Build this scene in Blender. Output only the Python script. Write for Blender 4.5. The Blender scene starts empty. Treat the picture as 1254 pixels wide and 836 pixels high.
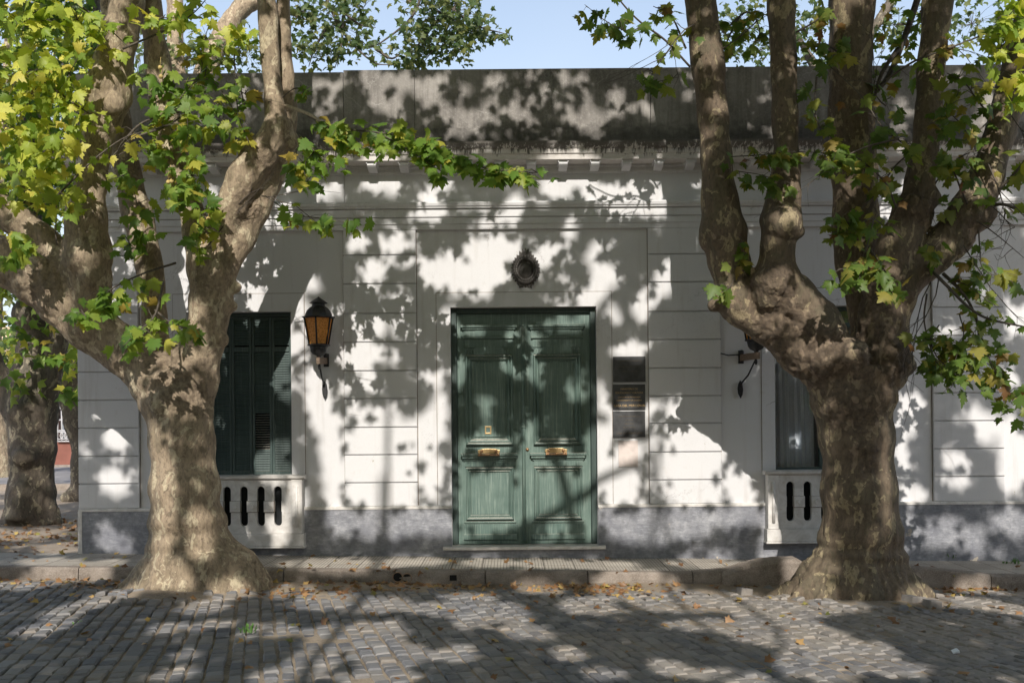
import bpy, bmesh, math, random
import numpy as np
from mathutils import Vector, Matrix, noise
random.seed(11); rng = np.random.default_rng(11)
S = bpy.context.scene; C = S.collection
PI = math.pi; R = math.radians

# ------------------------------------------------------------------ camera
FPX = 1188.0; CX = 627.0; HY = 515.0; DC = 13.5; ZC = 1.89; ROLL = 0.0085
cam_d = bpy.data.cameras.new('camera'); cam = bpy.data.objects.new('camera', cam_d); C.objects.link(cam)
cam.location = (0, -DC, ZC); cam.rotation_euler = (PI/2, ROLL, 0)
cam_d.sensor_width = 36; cam_d.lens = 36*FPX/1254; cam_d.shift_y = (HY-418)/1254
cam_d.clip_end = 800; S.camera = cam
_c, _s = math.cos(ROLL), math.sin(ROLL)
def W(px, py, Y=0.0):
    "world point that stands on the vertical plane y=Y"
    dx = px-CX; dy = HY-py; d = (Y+DC)/FPX
    return Vector(((dx*_c+dy*_s)*d, Y, (-dx*_s+dy*_c)*d+ZC))
def X_(px, Y=0.0, py=500): return W(px, py, Y).x
def Z_(px, py, Y=0.0): return W(px, py, Y).z
def sc(Y): return (Y+DC)/FPX        # metres per pixel
def G(x, y=0):
    xx = max(-10, min(10, x)); return -0.0168*xx
def ground_pt(px, py, drop=0.15):
    d = FPX*(ZC+drop)/(py-HY)
    for _ in range(4):
        Y = d-DC; p = W(px, py, Y); err = p.z-(G(p.x)-drop)
        d += err*FPX/(py-HY)
    return W(px, py, d-DC)

# ------------------------------------------------------------------ sun
EL = R(33); AZ = R(-2)
sun_dir = Vector((math.sin(AZ)*math.cos(EL), math.cos(AZ)*math.cos(EL), -math.sin(EL)))
KX = sun_dir.x/sun_dir.y; KZ = sun_dir.z/sun_dir.y
def UV(p): return p.x-p.y*KX, p.z-p.y*KZ
sl = bpy.data.lights.new('sun', 'SUN'); sl.energy = 3.6; sl.angle = R(0.5); sl.color = (1, 0.945, 0.875)
so = bpy.data.objects.new('sun', sl); C.objects.link(so)
so.rotation_euler = sun_dir.to_track_quat('-Z', 'Y').to_euler(); so.location = (0, -20, 20)
w = bpy.data.worlds.new('World'); S.world = w; w.use_nodes = True
nt = w.node_tree; bg = nt.nodes['Background']
sky = nt.nodes.new('ShaderNodeTexSky'); sky.sky_type = 'NISHITA'; sky.sun_disc = False
sky.sun_elevation = EL; sky.sun_rotation = R(178); sky.air_density = 1.0; sky.dust_density = 2.2; sky.ozone_density = 1.2
wtc = nt.nodes.new('ShaderNodeTexCoord'); wsp = nt.nodes.new('ShaderNodeSeparateXYZ'); nt.links.new(wtc.outputs['Generated'], wsp.inputs[0])
wno = nt.nodes.new('ShaderNodeTexNoise'); wno.inputs['Scale'].default_value = 3.0; wno.inputs['Detail'].default_value = 5; nt.links.new(wtc.outputs['Generated'], wno.inputs['Vector'])
wmr = nt.nodes.new('ShaderNodeMapRange'); nt.links.new(wsp.outputs[2], wmr.inputs[0]); wmr.inputs[1].default_value = .05; wmr.inputs[2].default_value = .62; wmr.inputs[3].default_value = .95; wmr.inputs[4].default_value = 0.0
wmu = nt.nodes.new('ShaderNodeMath'); wmu.operation = 'MULTIPLY'; nt.links.new(wmr.outputs[0], wmu.inputs[0])
wm2 = nt.nodes.new('ShaderNodeMapRange'); nt.links.new(wno.outputs[0], wm2.inputs[0]); wm2.inputs[1].default_value = .35; wm2.inputs[2].default_value = .65; wm2.inputs[3].default_value = .85; wm2.inputs[4].default_value = 1.0; nt.links.new(wm2.outputs[0], wmu.inputs[1])
wmx = nt.nodes.new('ShaderNodeMix'); wmx.data_type = 'RGBA'; nt.links.new(wmu.outputs[0], wmx.inputs[0]); nt.links.new(sky.outputs[0], wmx.inputs[6]); wmx.inputs[7].default_value = (4.3, 4.75, 5.2, 1)   # thin high haze, whiter towards the horizon
nt.links.new(wmx.outputs[2], bg.inputs[0]); bg.inputs[1].default_value = 0.15
S.view_settings.view_transform = 'Standard'; S.view_settings.look = 'None'
S.view_settings.exposure = 0.5; S.view_settings.gamma = 1; S.view_settings.use_curve_mapping = False

# ------------------------------------------------------------------ helpers
def tag(o, label=None, cat=None, group=None, kind=None):
    if label: o['label'] = label
    if cat: o['category'] = cat
    if group: o['group'] = group
    if kind: o['kind'] = kind
    return o
def link(name, me, mat=None, parent=None):
    o = bpy.data.objects.new(name, me); C.objects.link(o)
    if mat is not None:
        for m in (mat if isinstance(mat, (list, tuple)) else [mat]): me.materials.append(m)
    if parent is not None:
        o.parent = parent; o.matrix_parent_inverse = Matrix.Translation(-parent.location)
    return o
def empty(name, loc=(0, 0, 0)):
    o = bpy.data.objects.new(name, None); o.location = loc; C.objects.link(o); o.empty_display_size = .2
    return o
class MB:
    def __init__(s): s.v = []; s.f = []; s.m = []; s.sm = []
    def add(s, vs, fs, m=0, smooth=False):
        b = len(s.v); s.v += [tuple(v) for v in vs]
        for f in fs: s.f.append(tuple(i+b for i in f)); s.m.append(m); s.sm.append(smooth)
    def box(s, x0, x1, y0, y1, z0, z1, m=0):
        if x0 > x1: x0, x1 = x1, x0
        if y0 > y1: y0, y1 = y1, y0
        if z0 > z1: z0, z1 = z1, z0
        vs = [(x0,y0,z0),(x1,y0,z0),(x1,y1,z0),(x0,y1,z0),(x0,y0,z1),(x1,y0,z1),(x1,y1,z1),(x0,y1,z1)]
        s.add(vs, [(0,3,2,1),(4,5,6,7),(0,1,5,4),(1,2,6,5),(2,3,7,6),(3,0,4,7)], m)
    def cbox(s, x0, x1, y0, y1, z0, z1, c, m=0):
        "box whose front face (y0) is chamfered by c"
        if x0 > x1: x0, x1 = x1, x0
        if z0 > z1: z0, z1 = z1, z0
        vs = [(x0,y1,z0),(x1,y1,z0),(x1,y1,z1),(x0,y1,z1),(x0,y0+c,z0),(x1,y0+c,z0),(x1,y0+c,z1),(x0,y0+c,z1),
              (x0+c,y0,z0+c),(x1-c,y0,z0+c),(x1-c,y0,z1-c),(x0+c,y0,z1-c)]
        s.add(vs, [(0,3,2,1)[::-1][::-1],(0,1,5,4),(1,2,6,5),(2,3,7,6),(3,0,4,7),(4,5,9,8),(5,6,10,9),(6,7,11,10),(7,4,8,11),(8,9,10,11)], m)
    def prof(s, pts, x0, x1, m=0):
        "closed (y,z) profile swept along x"
        n = len(pts); vs = [(x0,y,z) for y, z in pts]+[(x1,y,z) for y, z in pts]
        s.add(vs, [(i,(i+1) % n,(i+1) % n+n,i+n) for i in range(n)]+[tuple(range(n))[::-1], tuple(range(n, 2*n))], m)
    def tube(s, pts, rs, n=8, m=0, cap=True):
        pts = [Vector(p) for p in pts]; k = len(pts)
        t0 = (pts[1]-pts[0]).normalized(); up = t0.orthogonal().normalized(); vs = []
        for i, p in enumerate(pts):
            t = (pts[min(i+1, k-1)]-pts[max(i-1, 0)])
            t = t.normalized() if t.length > 1e-9 else t0
            up = up-t*up.dot(t); up = up.normalized() if up.length > 1e-6 else t.orthogonal().normalized()
            b = t.cross(up); r = rs[i] if hasattr(rs, '__len__') else rs
            for j in range(n):
                a = 2*PI*j/n; vs.append(p+(up*math.cos(a)+b*math.sin(a))*r)
        fs = [(i*n+j, i*n+(j+1) % n, (i+1)*n+(j+1) % n, (i+1)*n+j) for i in range(k-1) for j in range(n)]
        if cap: fs += [tuple(range(n))[::-1], tuple(range((k-1)*n, k*n))]
        s.add(vs, fs, m, True)
    def sphere(s, c, r, nu=12, nv=8, m=0, scl=(1, 1, 1)):
        c = Vector(c); vs = [c+Vector((0, 0, r*scl[2]))]
        for i in range(1, nv):
            th = PI*i/nv
            for j in range(nu):
                ph = 2*PI*j/nu; vs.append(c+Vector((r*scl[0]*math.sin(th)*math.cos(ph), r*scl[1]*math.sin(th)*math.sin(ph), r*scl[2]*math.cos(th))))
        vs.append(c-Vector((0, 0, r*scl[2]))); fs = [(0, 1+j, 1+(j+1) % nu) for j in range(nu)]
        for i in range(nv-2):
            for j in range(nu):
                a = 1+i*nu+j; b = 1+i*nu+(j+1) % nu; fs.append((a, a+nu, b+nu, b))
        L = len(vs)-1; a0 = 1+(nv-2)*nu; fs += [(a0+j, L, a0+(j+1) % nu) for j in range(nu)]
        s.add(vs, fs, m, True)
    def lathe(s, c, prof, n=24, m=0, smooth=True):
        "prof: (r,z) from bottom to top around vertical axis at c"
        vs = []; k = len(prof)
        for r, z in prof:
            for j in range(n):
                a = 2*PI*(j+.5)/n; vs.append((c[0]+r*math.cos(a), c[1]+r*math.sin(a), c[2]+z))
        fs = [(i*n+j, i*n+(j+1) % n, (i+1)*n+(j+1) % n, (i+1)*n+j) for i in range(k-1) for j in range(n)]
        fs += [tuple(range(n))[::-1], tuple(range((k-1)*n, k*n))]
        s.add(vs, fs, m, smooth)
    def mesh(s, name):
        me = bpy.data.meshes.new(name); me.from_pydata(s.v, [], s.f)
        me.polygons.foreach_set('material_index', s.m); me.polygons.foreach_set('use_smooth', s.sm); me.update()
        return me
    def build(s, name, mat, parent=None, recalc=True):
        me = s.mesh(name)
        if recalc:
            bm = bmesh.new(); bm.from_mesh(me); bmesh.ops.recalc_face_normals(bm, faces=bm.faces); bm.to_mesh(me); bm.free()
        return link(name, me, mat, parent)
def plate(loops, y0, y1, bevel=0.0):
    "filled outline with holes in the xz plane, between y0 (front) and y1, as a mesh; loops of (x,z)"
    cu = bpy.data.curves.new('plate', 'CURVE'); cu.dimensions = '2D'; cu.fill_mode = 'BOTH'
    for lp in loops:
        sp = cu.splines.new('POLY'); sp.points.add(len(lp)-1); sp.use_cyclic_u = True
        for p, (x, z) in zip(sp.points, lp): p.co = (x, z, 0, 1)
    cu.extrude = (y1-y0)/2-bevel; cu.bevel_depth = bevel; cu.bevel_resolution = 1; cu.offset = -bevel
    o = bpy.data.objects.new('plate', cu); C.objects.link(o)
    dg = bpy.context.evaluated_depsgraph_get(); me = bpy.data.meshes.new_from_object(o.evaluated_get(dg))
    bpy.data.objects.remove(o); bpy.data.curves.remove(cu)
    me.transform(Matrix.Translation((0, (y0+y1)/2, 0)) @ Matrix.Rotation(PI/2, 4, 'X')); me.materials.clear()
    return me
def text_mesh(body, size, loc, depth=.002, align='CENTER'):
    cu = bpy.data.curves.new('lettering', 'FONT'); cu.body = body; cu.size = size; cu.align_x = align; cu.extrude = depth; cu.offset = 0
    o = bpy.data.objects.new('lettering', cu); C.objects.link(o)
    dg = bpy.context.evaluated_depsgraph_get(); me = bpy.data.meshes.new_from_object(o.evaluated_get(dg))
    bpy.data.objects.remove(o); me.transform(Matrix.Translation(loc) @ Matrix.Rotation(PI/2, 4, 'X')); me.materials.clear()
    return me
def to_mb(mb, me, m=0, smooth=False):
    mb.add([v.co[:] for v in me.vertices], [tuple(p.vertices) for p in me.polygons], m, smooth)

# ------------------------------------------------------------------ materials
class NT:
    def __init__(s, name):
        s.m = bpy.data.materials.new(name); s.m.use_nodes = True; s.t = s.m.node_tree; s.n = s.t.nodes
        s.b = s.n['Principled BSDF']; s.out = s.n['Material Output']
        s.tc = s.n.new('ShaderNodeTexCoord')
    def l(s, a, b): s.t.links.new(a, b)
    def setin(s, inp, v):
        if hasattr(v, 'is_linked') or isinstance(v, bpy.types.NodeSocket): s.l(v, inp)
        elif isinstance(v, (tuple, list)) and len(v) == 3 and inp.type == 'RGBA': inp.default_value = (*v, 1)
        else: inp.default_value = v
    def map(s, scale=(1, 1, 1), rot=(0, 0, 0), src=None, loc=(0, 0, 0)):
        n = s.n.new('ShaderNodeMapping'); n.inputs['Scale'].default_value = scale; n.inputs['Rotation'].default_value = rot; n.inputs['Location'].default_value = loc
        s.l(src or s.tc.outputs['Object'], n.inputs[0]); return n.outputs[0]
    def noise(s, scale, detail=4, rough=.55, vec=None, dist=0):
        n = s.n.new('ShaderNodeTexNoise'); n.inputs['Scale'].default_value = scale; n.inputs['Detail'].default_value = detail
        n.inputs['Roughness'].default_value = rough; n.inputs['Distortion'].default_value = dist
        s.l(vec or s.tc.outputs['Object'], n.inputs['Vector']); return n.outputs[0]
    def voro(s, scale, vec=None, feat='F1', out=0, rand=1):
        n = s.n.new('ShaderNodeTexVoronoi'); n.feature = feat; n.inputs['Scale'].default_value = scale; n.inputs['Randomness'].default_value = rand
        s.l(vec or s.tc.outputs['Object'], n.inputs['Vector']); return n.outputs[out]
    def ramp(s, v, stops, interp='LINEAR'):
        n = s.n.new('ShaderNodeValToRGB'); cr = n.color_ramp; cr.interpolation = interp
        while len(cr.elements) < len(stops): cr.elements.new(.5)
        for e, (p, c) in zip(cr.elements, stops):
            e.position = p; e.color = (c, c, c, 1) if not isinstance(c, (tuple, list)) else (*c, 1)
        s.l(v, n.inputs[0]); return n.outputs[0]
    def mix(s, f, a, b, mode='MIX'):
        n = s.n.new('ShaderNodeMix'); n.data_type = 'RGBA'; n.blend_type = mode
        s.setin(n.inputs[0], f); s.setin(n.inputs[6], a); s.setin(n.inputs[7], b); return n.outputs[2]
    def math(s, op, a, b=0.0, clamp=False):
        n = s.n.new('ShaderNodeMath'); n.operation = op; n.use_clamp = clamp; s.setin(n.inputs[0], a); s.setin(n.inputs[1], b); return n.outputs[0]
    def vadd(s, a, b, k=1.0):
        q = s.n.new('ShaderNodeVectorMath'); q.operation = 'SCALE'; s.l(b, q.inputs[0]); q.inputs['Scale'].default_value = k
        n = s.n.new('ShaderNodeVectorMath'); n.operation = 'ADD'; s.l(a, n.inputs[0]); s.l(q.outputs[0], n.inputs[1]); return n.outputs[0]
    def xyz(s, src=None):
        n = s.n.new('ShaderNodeSeparateXYZ'); s.l(src or s.tc.outputs['Object'], n.inputs[0]); return n.outputs
    def bump(s, h, strength=.5, dist=.01):
        n = s.n.new('ShaderNodeBump'); n.inputs['Strength'].default_value = strength; n.inputs['Distance'].default_value = dist
        s.l(h, n.inputs['Height']); s.l(n.outputs[0], s.b.inputs['Normal']); return n.outputs[0]
    def fin(s, col, rough=.8, metal=0.0):
        s.setin(s.b.inputs['Base Color'], col); s.setin(s.b.inputs['Roughness'], rough); s.b.inputs['Metallic'].default_value = metal
        return s.m
    def geo(s): return s.n.new('ShaderNodeNewGeometry').outputs
def simple(name, col, rough=.6, metal=0, var=.25, scale=20, bump=.2):
    t = NT(name); n = t.noise(scale, 5)
    c = t.mix(t.ramp(n, [(.3, 0), (.7, 1)]), tuple(x*(1-var) for x in col), tuple(min(1, x*(1+var)) for x in col))
    t.bump(n, bump, .004); return t.fin(c, rough, metal)

def mk_stucco(name='stucco', base=(.65, .645, .648), grime=.5):
    t = NT(name); P = t.xyz()
    big = t.noise(.9, 5, .6); st = t.noise(1.0, 5, .6, t.map((7, 7, .55))); fine = t.noise(45, 5, .65); med = t.noise(7, 6, .6)
    c = t.mix(t.ramp(big, [(.35, 0), (.7, 1)]), tuple(b*.95 for b in base), base)
    c = t.mix(t.math('MULTIPLY', t.ramp(st, [(.55, 0), (.80, 1)]), grime), c, (.42, .385, .35))
    c = t.mix(t.math('MULTIPLY', t.ramp(med, [(.62, 0), (.72, 1)]), .28), c, (.52, .48, .44))
    c = t.mix(t.math('MULTIPLY', t.ramp(fine, [(.35, 1), (.5, 0)]), .12), c, (.45, .42, .4))
    # a few hairline cracks and flaked chips
    v = t.voro(1.3, t.vadd(t.tc.outputs['Object'], t.noise(4, 6, .7), 1.3), 'DISTANCE_TO_EDGE')
    cr = t.math('MULTIPLY', t.ramp(v, [(0, 1), (.005, 0)]), t.ramp(t.noise(.8, 2), [(.53, 0), (.6, 1)]))
    c = t.mix(t.math('MULTIPLY', cr, .8), c, (.22, .2, .18))
    ch = t.math('MULTIPLY', t.ramp(t.noise(5.5, 7, .7), [(.69, 0), (.70, 1)]), .8)
    c = t.mix(ch, c, (.38, .34, .27))
    h = t.math('ADD', t.math('MULTIPLY', fine, .4), t.math('ADD', med, t.math('MULTIPLY', cr, -1.0)))
    t.bump(h, .35, .006); return t.fin(c, .9)
M_stucco = mk_stucco()
def mk_trim():
    "white moulding with dark rain drips running down from its top edge"
    t = NT('drip_stained_stucco'); P = t.xyz()
    st = t.noise(1, 6, .75, t.map((30, 30, 1.2))); st2 = t.noise(1, 3, .6, t.map((6, 6, .4))); zt = Z_(627, 172, -.4); zb = Z_(627, 193, -.4)
    g = t.n.new('ShaderNodeMapRange'); t.l(P[2], g.inputs[0]); g.inputs[1].default_value = zb; g.inputs[2].default_value = zt
    thr = t.math('ADD', t.math('MULTIPLY', g.outputs[0], .42), t.math('MULTIPLY', t.math('ADD', st, t.math('MULTIPLY', st2, .5)), 1.0))
    k = t.math('MULTIPLY', t.ramp(thr, [(.91, 0), (1.10, 1)]), .88)
    big = t.noise(2, 5)
    c = t.mix(big, (.57, .53, .49), (.70, .67, .64))
    c = t.mix(t.math('MULTIPLY', t.ramp(t.noise(1, 5, .6, t.map((14, 14, 60))), [(.5, 0), (.7, 1)]), .35), c, (.35, .29, .24))
    c = t.mix(k, c, (.075, .065, .055)); t.bump(t.noise(40, 5), .3, .005); return t.fin(c, .9)
M_trim = mk_trim()
def mk_parapet():
    t = NT('weathered_cement'); P = t.xyz()
    big = t.noise(1.1, 6, .62); st = t.noise(1, 6, .68, t.map((9, 9, .8))); fine = t.noise(28, 6, .7)
    c = t.mix(t.ramp(big, [(.3, 0), (.72, 1)]), (.17, .157, .143), (.40, .375, .345))
    c = t.mix(t.math('MULTIPLY', t.ramp(st, [(.45, 0), (.75, 1)]), .7), c, (.085, .078, .07))
    c = t.mix(t.math('MULTIPLY', t.ramp(fine, [(.5, 0), (.75, 1)]), .6), c, (.42, .40, .37))
    v = t.voro(2.6, t.vadd(t.tc.outputs['Object'], t.noise(5, 5, .7), .6), 'DISTANCE_TO_EDGE')
    k = t.math('MULTIPLY', t.ramp(v, [(0, 1), (.02, 0)]), t.ramp(t.noise(1.3, 3), [(.5, 0), (.6, 1)]))
    c = t.mix(t.math('MULTIPLY', k, .55), c, (.5, .48, .45))
    z0 = Z_(627, 170); g = t.n.new('ShaderNodeMapRange'); t.l(P[2], g.inputs[0]); g.inputs[1].default_value = z0+.32; g.inputs[2].default_value = z0
    k2 = t.ramp(t.math('ADD', t.math('MULTIPLY', g.outputs[0], .5), t.noise(9, 5)), [(.62, 0), (.95, 1)])
    c = t.mix(t.math('MULTIPLY', k2, .6), c, (.05, .046, .042))
    t.bump(t.math('ADD', fine, t.math('MULTIPLY', t.noise(120, 3), .6)), .6, .01); return t.fin(c, .95)
M_parapet = mk_parapet()
def mk_plinth():
    t = NT('grey_render'); rot = t.map((1, 1, 1), (0, R(35), 0))
    a = t.noise(3, 7, .65); b = t.noise(1, 6, .7, t.map((1, 1, 1), (0, R(-40), 0)), 1.2); s1 = t.noise(1, 5, .7, t.map((8, 8, 40), (0, R(38), 0)))
    c = t.mix(t.ramp(a, [(.3, 0), (.7, 1)]), (.17, .176, .197), (.37, .373, .39))
    c = t.mix(t.math('MULTIPLY', t.ramp(s1, [(.5, 0), (.75, 1)]), .55), c, (.52, .53, .55))
    c = t.mix(t.math('MULTIPLY', t.ramp(t.noise(14, 6, .7), [(.42, 0), (.68, 1)]), .6), c, (.12, .125, .145))
    c = t.mix(t.math('MULTIPLY', t.ramp(t.noise(1.6, 5, .65, t.map((1, 1, 1), loc=(9, 0, 2))), [(.48, 0), (.66, 1)]), .6), c, (.13, .135, .16))
    pe = t.ramp(t.noise(2.3, 6, .62, t.map((1, 1, 1), loc=(3.1, 0, 1.7))), [(.655, 0), (.67, 1)])
    c = t.mix(pe, c, (.45, .40, .33))
    t.bump(t.math('ADD', a, t.math('ADD', s1, t.math('MULTIPLY', pe, -.6))), .6, .012); return t.fin(c, .8)
M_plinth = mk_plinth()
def mk_marble():
    t = NT('stained_marble'); a = t.noise(4, 6, .6, None, 1.5); b = t.noise(16, 6, .7)
    c = t.mix(t.ramp(a, [(.35, 0), (.65, 1)]), (.50, .475, .44), (.66, .64, .61))
    c = t.mix(t.math('MULTIPLY', t.ramp(b, [(.55, 0), (.75, 1)]), .5), c, (.36, .29, .22))
    t.bump(b, .25, .004); return t.fin(c, .6)
M_marble = mk_marble()
M_grime_shade = simple('grimy_shade_joint', (.22, .18, .145), .95, 0, .4, 9, .2)  # grime lines on the wall; drawn-in shade around the balcony bosses
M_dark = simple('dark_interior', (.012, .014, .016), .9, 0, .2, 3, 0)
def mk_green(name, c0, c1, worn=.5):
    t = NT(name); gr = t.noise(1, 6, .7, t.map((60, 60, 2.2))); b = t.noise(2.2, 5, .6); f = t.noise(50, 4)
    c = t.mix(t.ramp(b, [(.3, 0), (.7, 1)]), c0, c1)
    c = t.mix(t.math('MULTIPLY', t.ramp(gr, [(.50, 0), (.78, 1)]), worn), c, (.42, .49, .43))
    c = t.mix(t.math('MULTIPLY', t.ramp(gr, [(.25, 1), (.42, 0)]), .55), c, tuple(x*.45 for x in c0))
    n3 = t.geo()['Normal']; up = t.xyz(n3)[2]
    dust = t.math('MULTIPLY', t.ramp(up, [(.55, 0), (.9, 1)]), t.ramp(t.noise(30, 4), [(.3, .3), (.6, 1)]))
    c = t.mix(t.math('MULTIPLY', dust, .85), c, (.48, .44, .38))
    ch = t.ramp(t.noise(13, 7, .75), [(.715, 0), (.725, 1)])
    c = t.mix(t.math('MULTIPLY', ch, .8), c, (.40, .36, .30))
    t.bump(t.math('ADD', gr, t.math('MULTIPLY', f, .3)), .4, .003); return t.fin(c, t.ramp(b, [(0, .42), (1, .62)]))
M_door = mk_green('worn_green_paint', (.070, .118, .100), (.135, .195, .165), .5)
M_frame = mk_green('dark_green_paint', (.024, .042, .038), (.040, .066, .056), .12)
M_shut = mk_green('shutter_paint', (.026, .045, .042), (.050, .078, .070), .18)
M_brass = simple('brass', (.80, .56, .28), .32, .85, .2, 60, .2)
M_brassdull = simple('aged_brass', (.42, .25, .14), .4, .8, .3, 60, .2)
M_bronze = simple('dark_bronze', (.060, .054, .048), .5, .35, .5, 26, .8)
M_iron = simple('black_iron', (.028, .028, .030), .45, .3, .4, 40, .4)
M_slate = simple('dark_slate', (.055, .056, .058), .38, 0, .45, 9, .2)
M_gold = simple('gilt_letters', (.52, .36, .17), .5, .3, .3, 50, .1)
M_goldfaint = simple('faded_letters', (.11, .085, .055), .6, 0, .4, 50, .1)
def mk_kerb():
    t = NT('granite_kerb'); a = t.noise(5, 7, .7); f = t.noise(70, 4, .7)
    c = t.mix(t.ramp(a, [(.3, 0), (.7, 1)]), (.13, .102, .078), (.32, .27, .225))
    c = t.mix(t.math('MULTIPLY', t.ramp(f, [(.45, 0), (.7, 1)]), .4), c, (.5, .46, .42))
    t.bump(t.math('ADD', a, t.math('MULTIPLY', f, .4)), .9, .02); return t.fin(c, .9)
M_kerb = mk_kerb()
def mk_tiles():
    t = NT('ribbed_tiles'); br = t.n.new('ShaderNodeTexBrick'); t.l(t.map((1, 1, 1)), br.inputs['Vector'])
    br.offset = 0; br.inputs['Scale'].default_value = 1; br.inputs['Brick Width'].default_value = .40; br.inputs['Row Height'].default_value = .40
    br.inputs['Mortar Size'].default_value = .007; br.inputs['Mortar Smooth'].default_value = .3
    br.inputs['Color1'].default_value = (.50, .455, .39, 1); br.inputs['Color2'].default_value = (.40, .365, .315, 1); br.inputs['Mortar'].default_value = (.09, .08, .065, 1)
    wv = t.n.new('ShaderNodeTexWave'); wv.bands_direction = 'X'; wv.inputs['Scale'].default_value = 2*PI/(.066*2*PI)/3.14159*1.57; wv.inputs['Distortion'].default_value = .3; wv.inputs['Detail Scale'].default_value = 1
    t.l(t.map((1, 1, 1)), wv.inputs['Vector'])
    g = t.ramp(wv.outputs[1], [(.06, 0), (.22, 1)])
    n = t.noise(2.2, 6, .65); d = t.noise(.8, 3)
    c = t.mix(t.math('MULTIPLY', t.math('SUBTRACT', 1.0, g), .75), br.outputs[0], (.14, .12, .10))
    c = t.mix(t.math('MULTIPLY', t.ramp(n, [(.42, 0), (.7, 1)]), .55), c, (.27, .235, .19))
    c = t.mix(t.math('MULTIPLY', t.ramp(t.noise(30, 4), [(.55, 0), (.75, 1)]), .4), c, (.55, .5, .43))
    h = t.math('ADD', g, t.math('ADD', t.math('MULTIPLY', br.outputs[1], -2.0), n)); t.bump(h, .6, .006); return t.fin(c, .9)
M_tiles = mk_tiles()
def mk_earth(name, c0, c1, c2):
    t = NT(name); a = t.noise(1.2, 7, .65); f = t.noise(40, 6, .7)
    c = t.mix(t.ramp(a, [(.35, 0), (.65, 1)]), c0, c1); c = t.mix(t.math('MULTIPLY', t.ramp(f, [(.45, 0), (.7, 1)]), .6), c, c2)
    t.bump(t.math('ADD', a, f), .8, .02); return t.fin(c, .95)
M_sand = mk_earth('sandy_joint', (.15, .12, .09), (.36, .29, .215), (.42, .35, .27))
M_dirt = mk_earth('dusty_earth', (.24, .185, .135), (.38, .31, .24), (.46, .39, .31))
def mk_setts():
    t = NT('granite_setts'); r = t.geo()['Random Per Island']; f = t.noise(28, 6, .7); a = t.noise(.9, 5, .6)
    c = t.ramp(r, [(0, (.085, .086, .097)), (.3, (.15, .152, .163)), (.6, (.165, .155, .148)), (.85, (.25, .243, .24)), (1, (.21, .18, .15))])
    c = t.mix(t.math('MULTIPLY', t.ramp(f, [(.4, 0), (.72, 1)]), .4), c, (.27, .27, .27))
    P = t.xyz(); m = t.n.new('ShaderNodeMapRange'); t.l(P[0], m.inputs[0]); m.inputs[1].default_value = -2.5; m.inputs[2].default_value = 4.0
    dk = t.ramp(t.math('ADD', t.math('ADD', t.math('MULTIPLY', m.outputs[0], .20), a), t.math('MULTIPLY', t.noise(6, 5, .7), .35)), [(.68, 0), (.93, 1)])
    c = t.mix(t.math('MULTIPLY', dk, .55), c, (.35, .30, .24))
    t.bump(t.math('ADD', f, t.math('MULTIPLY', t.noise(9, 4), .7)), .7, .008); return t.fin(c, t.ramp(f, [(.3, .62), (.7, .9)]))
M_setts = mk_setts()
def mk_bark(name, mid, cream, olive, dark, cream_t=.60, rug=.5, tone=1.0):
    t = NT(name); o = t.tc.outputs['Object']
    wv = t.vadd(t.map((1, 1, .55)), t.noise(3, 3), .35)
    n1 = t.noise(8.5, 2.5, .5, wv); n2 = t.noise(6.5, 3, .5, t.map((1, 1, .6), loc=(5, 3, 1))); n3 = t.noise(1.1, 4, .6, t.map((1, 1, .8), loc=(1, 7, 2)))
    f = t.noise(30, 6, .72, t.map((1, 1, .5))); v = t.voro(9, wv, 'F1', 1)
    vs = t.n.new('ShaderNodeSeparateColor'); t.l(v, vs.inputs[0])
    c = t.mix(t.ramp(n3, [(.38, 0), (.62, 1)]), mid, tuple((a+b)/2 for a, b in zip(mid, olive)))
    c = t.mix(t.math('MULTIPLY', t.ramp(n2, [(.55, 0), (.565, 1)]), .7), c, olive)
    c = t.mix(t.math('MULTIPLY', t.ramp(t.noise(1, 6, .75, t.map((16, 16, 2.2))), [(.50, 0), (.72, 1)]), .55), c, dark)
    c = t.mix(t.math('MULTIPLY', t.ramp(t.math('ADD', t.math('MULTIPLY', vs.outputs[0], .12), n1), [(cream_t, 0), (cream_t+.01, 1)]), tone), c, cream)
    c = t.mix(t.math('MULTIPLY', t.ramp(t.noise(13, 4, .6, wv), [(.62, 0), (.66, 1)]), .6), c, dark)
    c = t.mix(t.math('MULTIPLY', t.ramp(f, [(.3, .75), (.55, 0)]), 1.0), c, dark)
    # rugged warm brown zone by painted attribute
    at = t.n.new('ShaderNodeAttribute'); at.attribute_name = 'rugged'
    rg = t.ramp(t.math('ADD', at.outputs['Fac'], t.math('MULTIPLY', t.math('SUBTRACT', t.noise(6, 5, .65), .5), .9)), [(.4, 0), (.62, 1)])
    rc = t.mix(t.ramp(t.noise(16, 6, .75), [(.35, 0), (.65, 1)]), dark, tuple(x*1.05 for x in mid))
    rc = t.mix(t.ramp(n1, [(.55, 0), (.62, .6)]), rc, (.36, .27, .19))
    c = t.mix(t.math('MULTIPLY', rg, .85), c, rc)
    patch = t.math('ADD', t.ramp(n2, [(.54, 0), (.57, .5)]), t.ramp(n1, [(cream_t, .6), (cream_t+.03, 0)]))
    h = t.math('ADD', t.math('MULTIPLY', patch, .25), t.math('ADD', t.math('MULTIPLY', f, .8), t.math('MULTIPLY', t.math('MULTIPLY', rg, t.noise(22, 6, .8)), 1.6)))
    t.bump(h, rug, .02); return t.fin(c, .85)
M_barkL = mk_bark('pale_plane_bark', (.385, .30, .205), (.56, .48, .33), (.23, .185, .12), (.10, .072, .050), .635, .9, .7)
M_barkR = mk_bark('flaky_plane_bark', (.175, .130, .088), (.45, .37, .22), (.125, .105, .066), (.062, .045, .033), .64, .9, .55)
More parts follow.
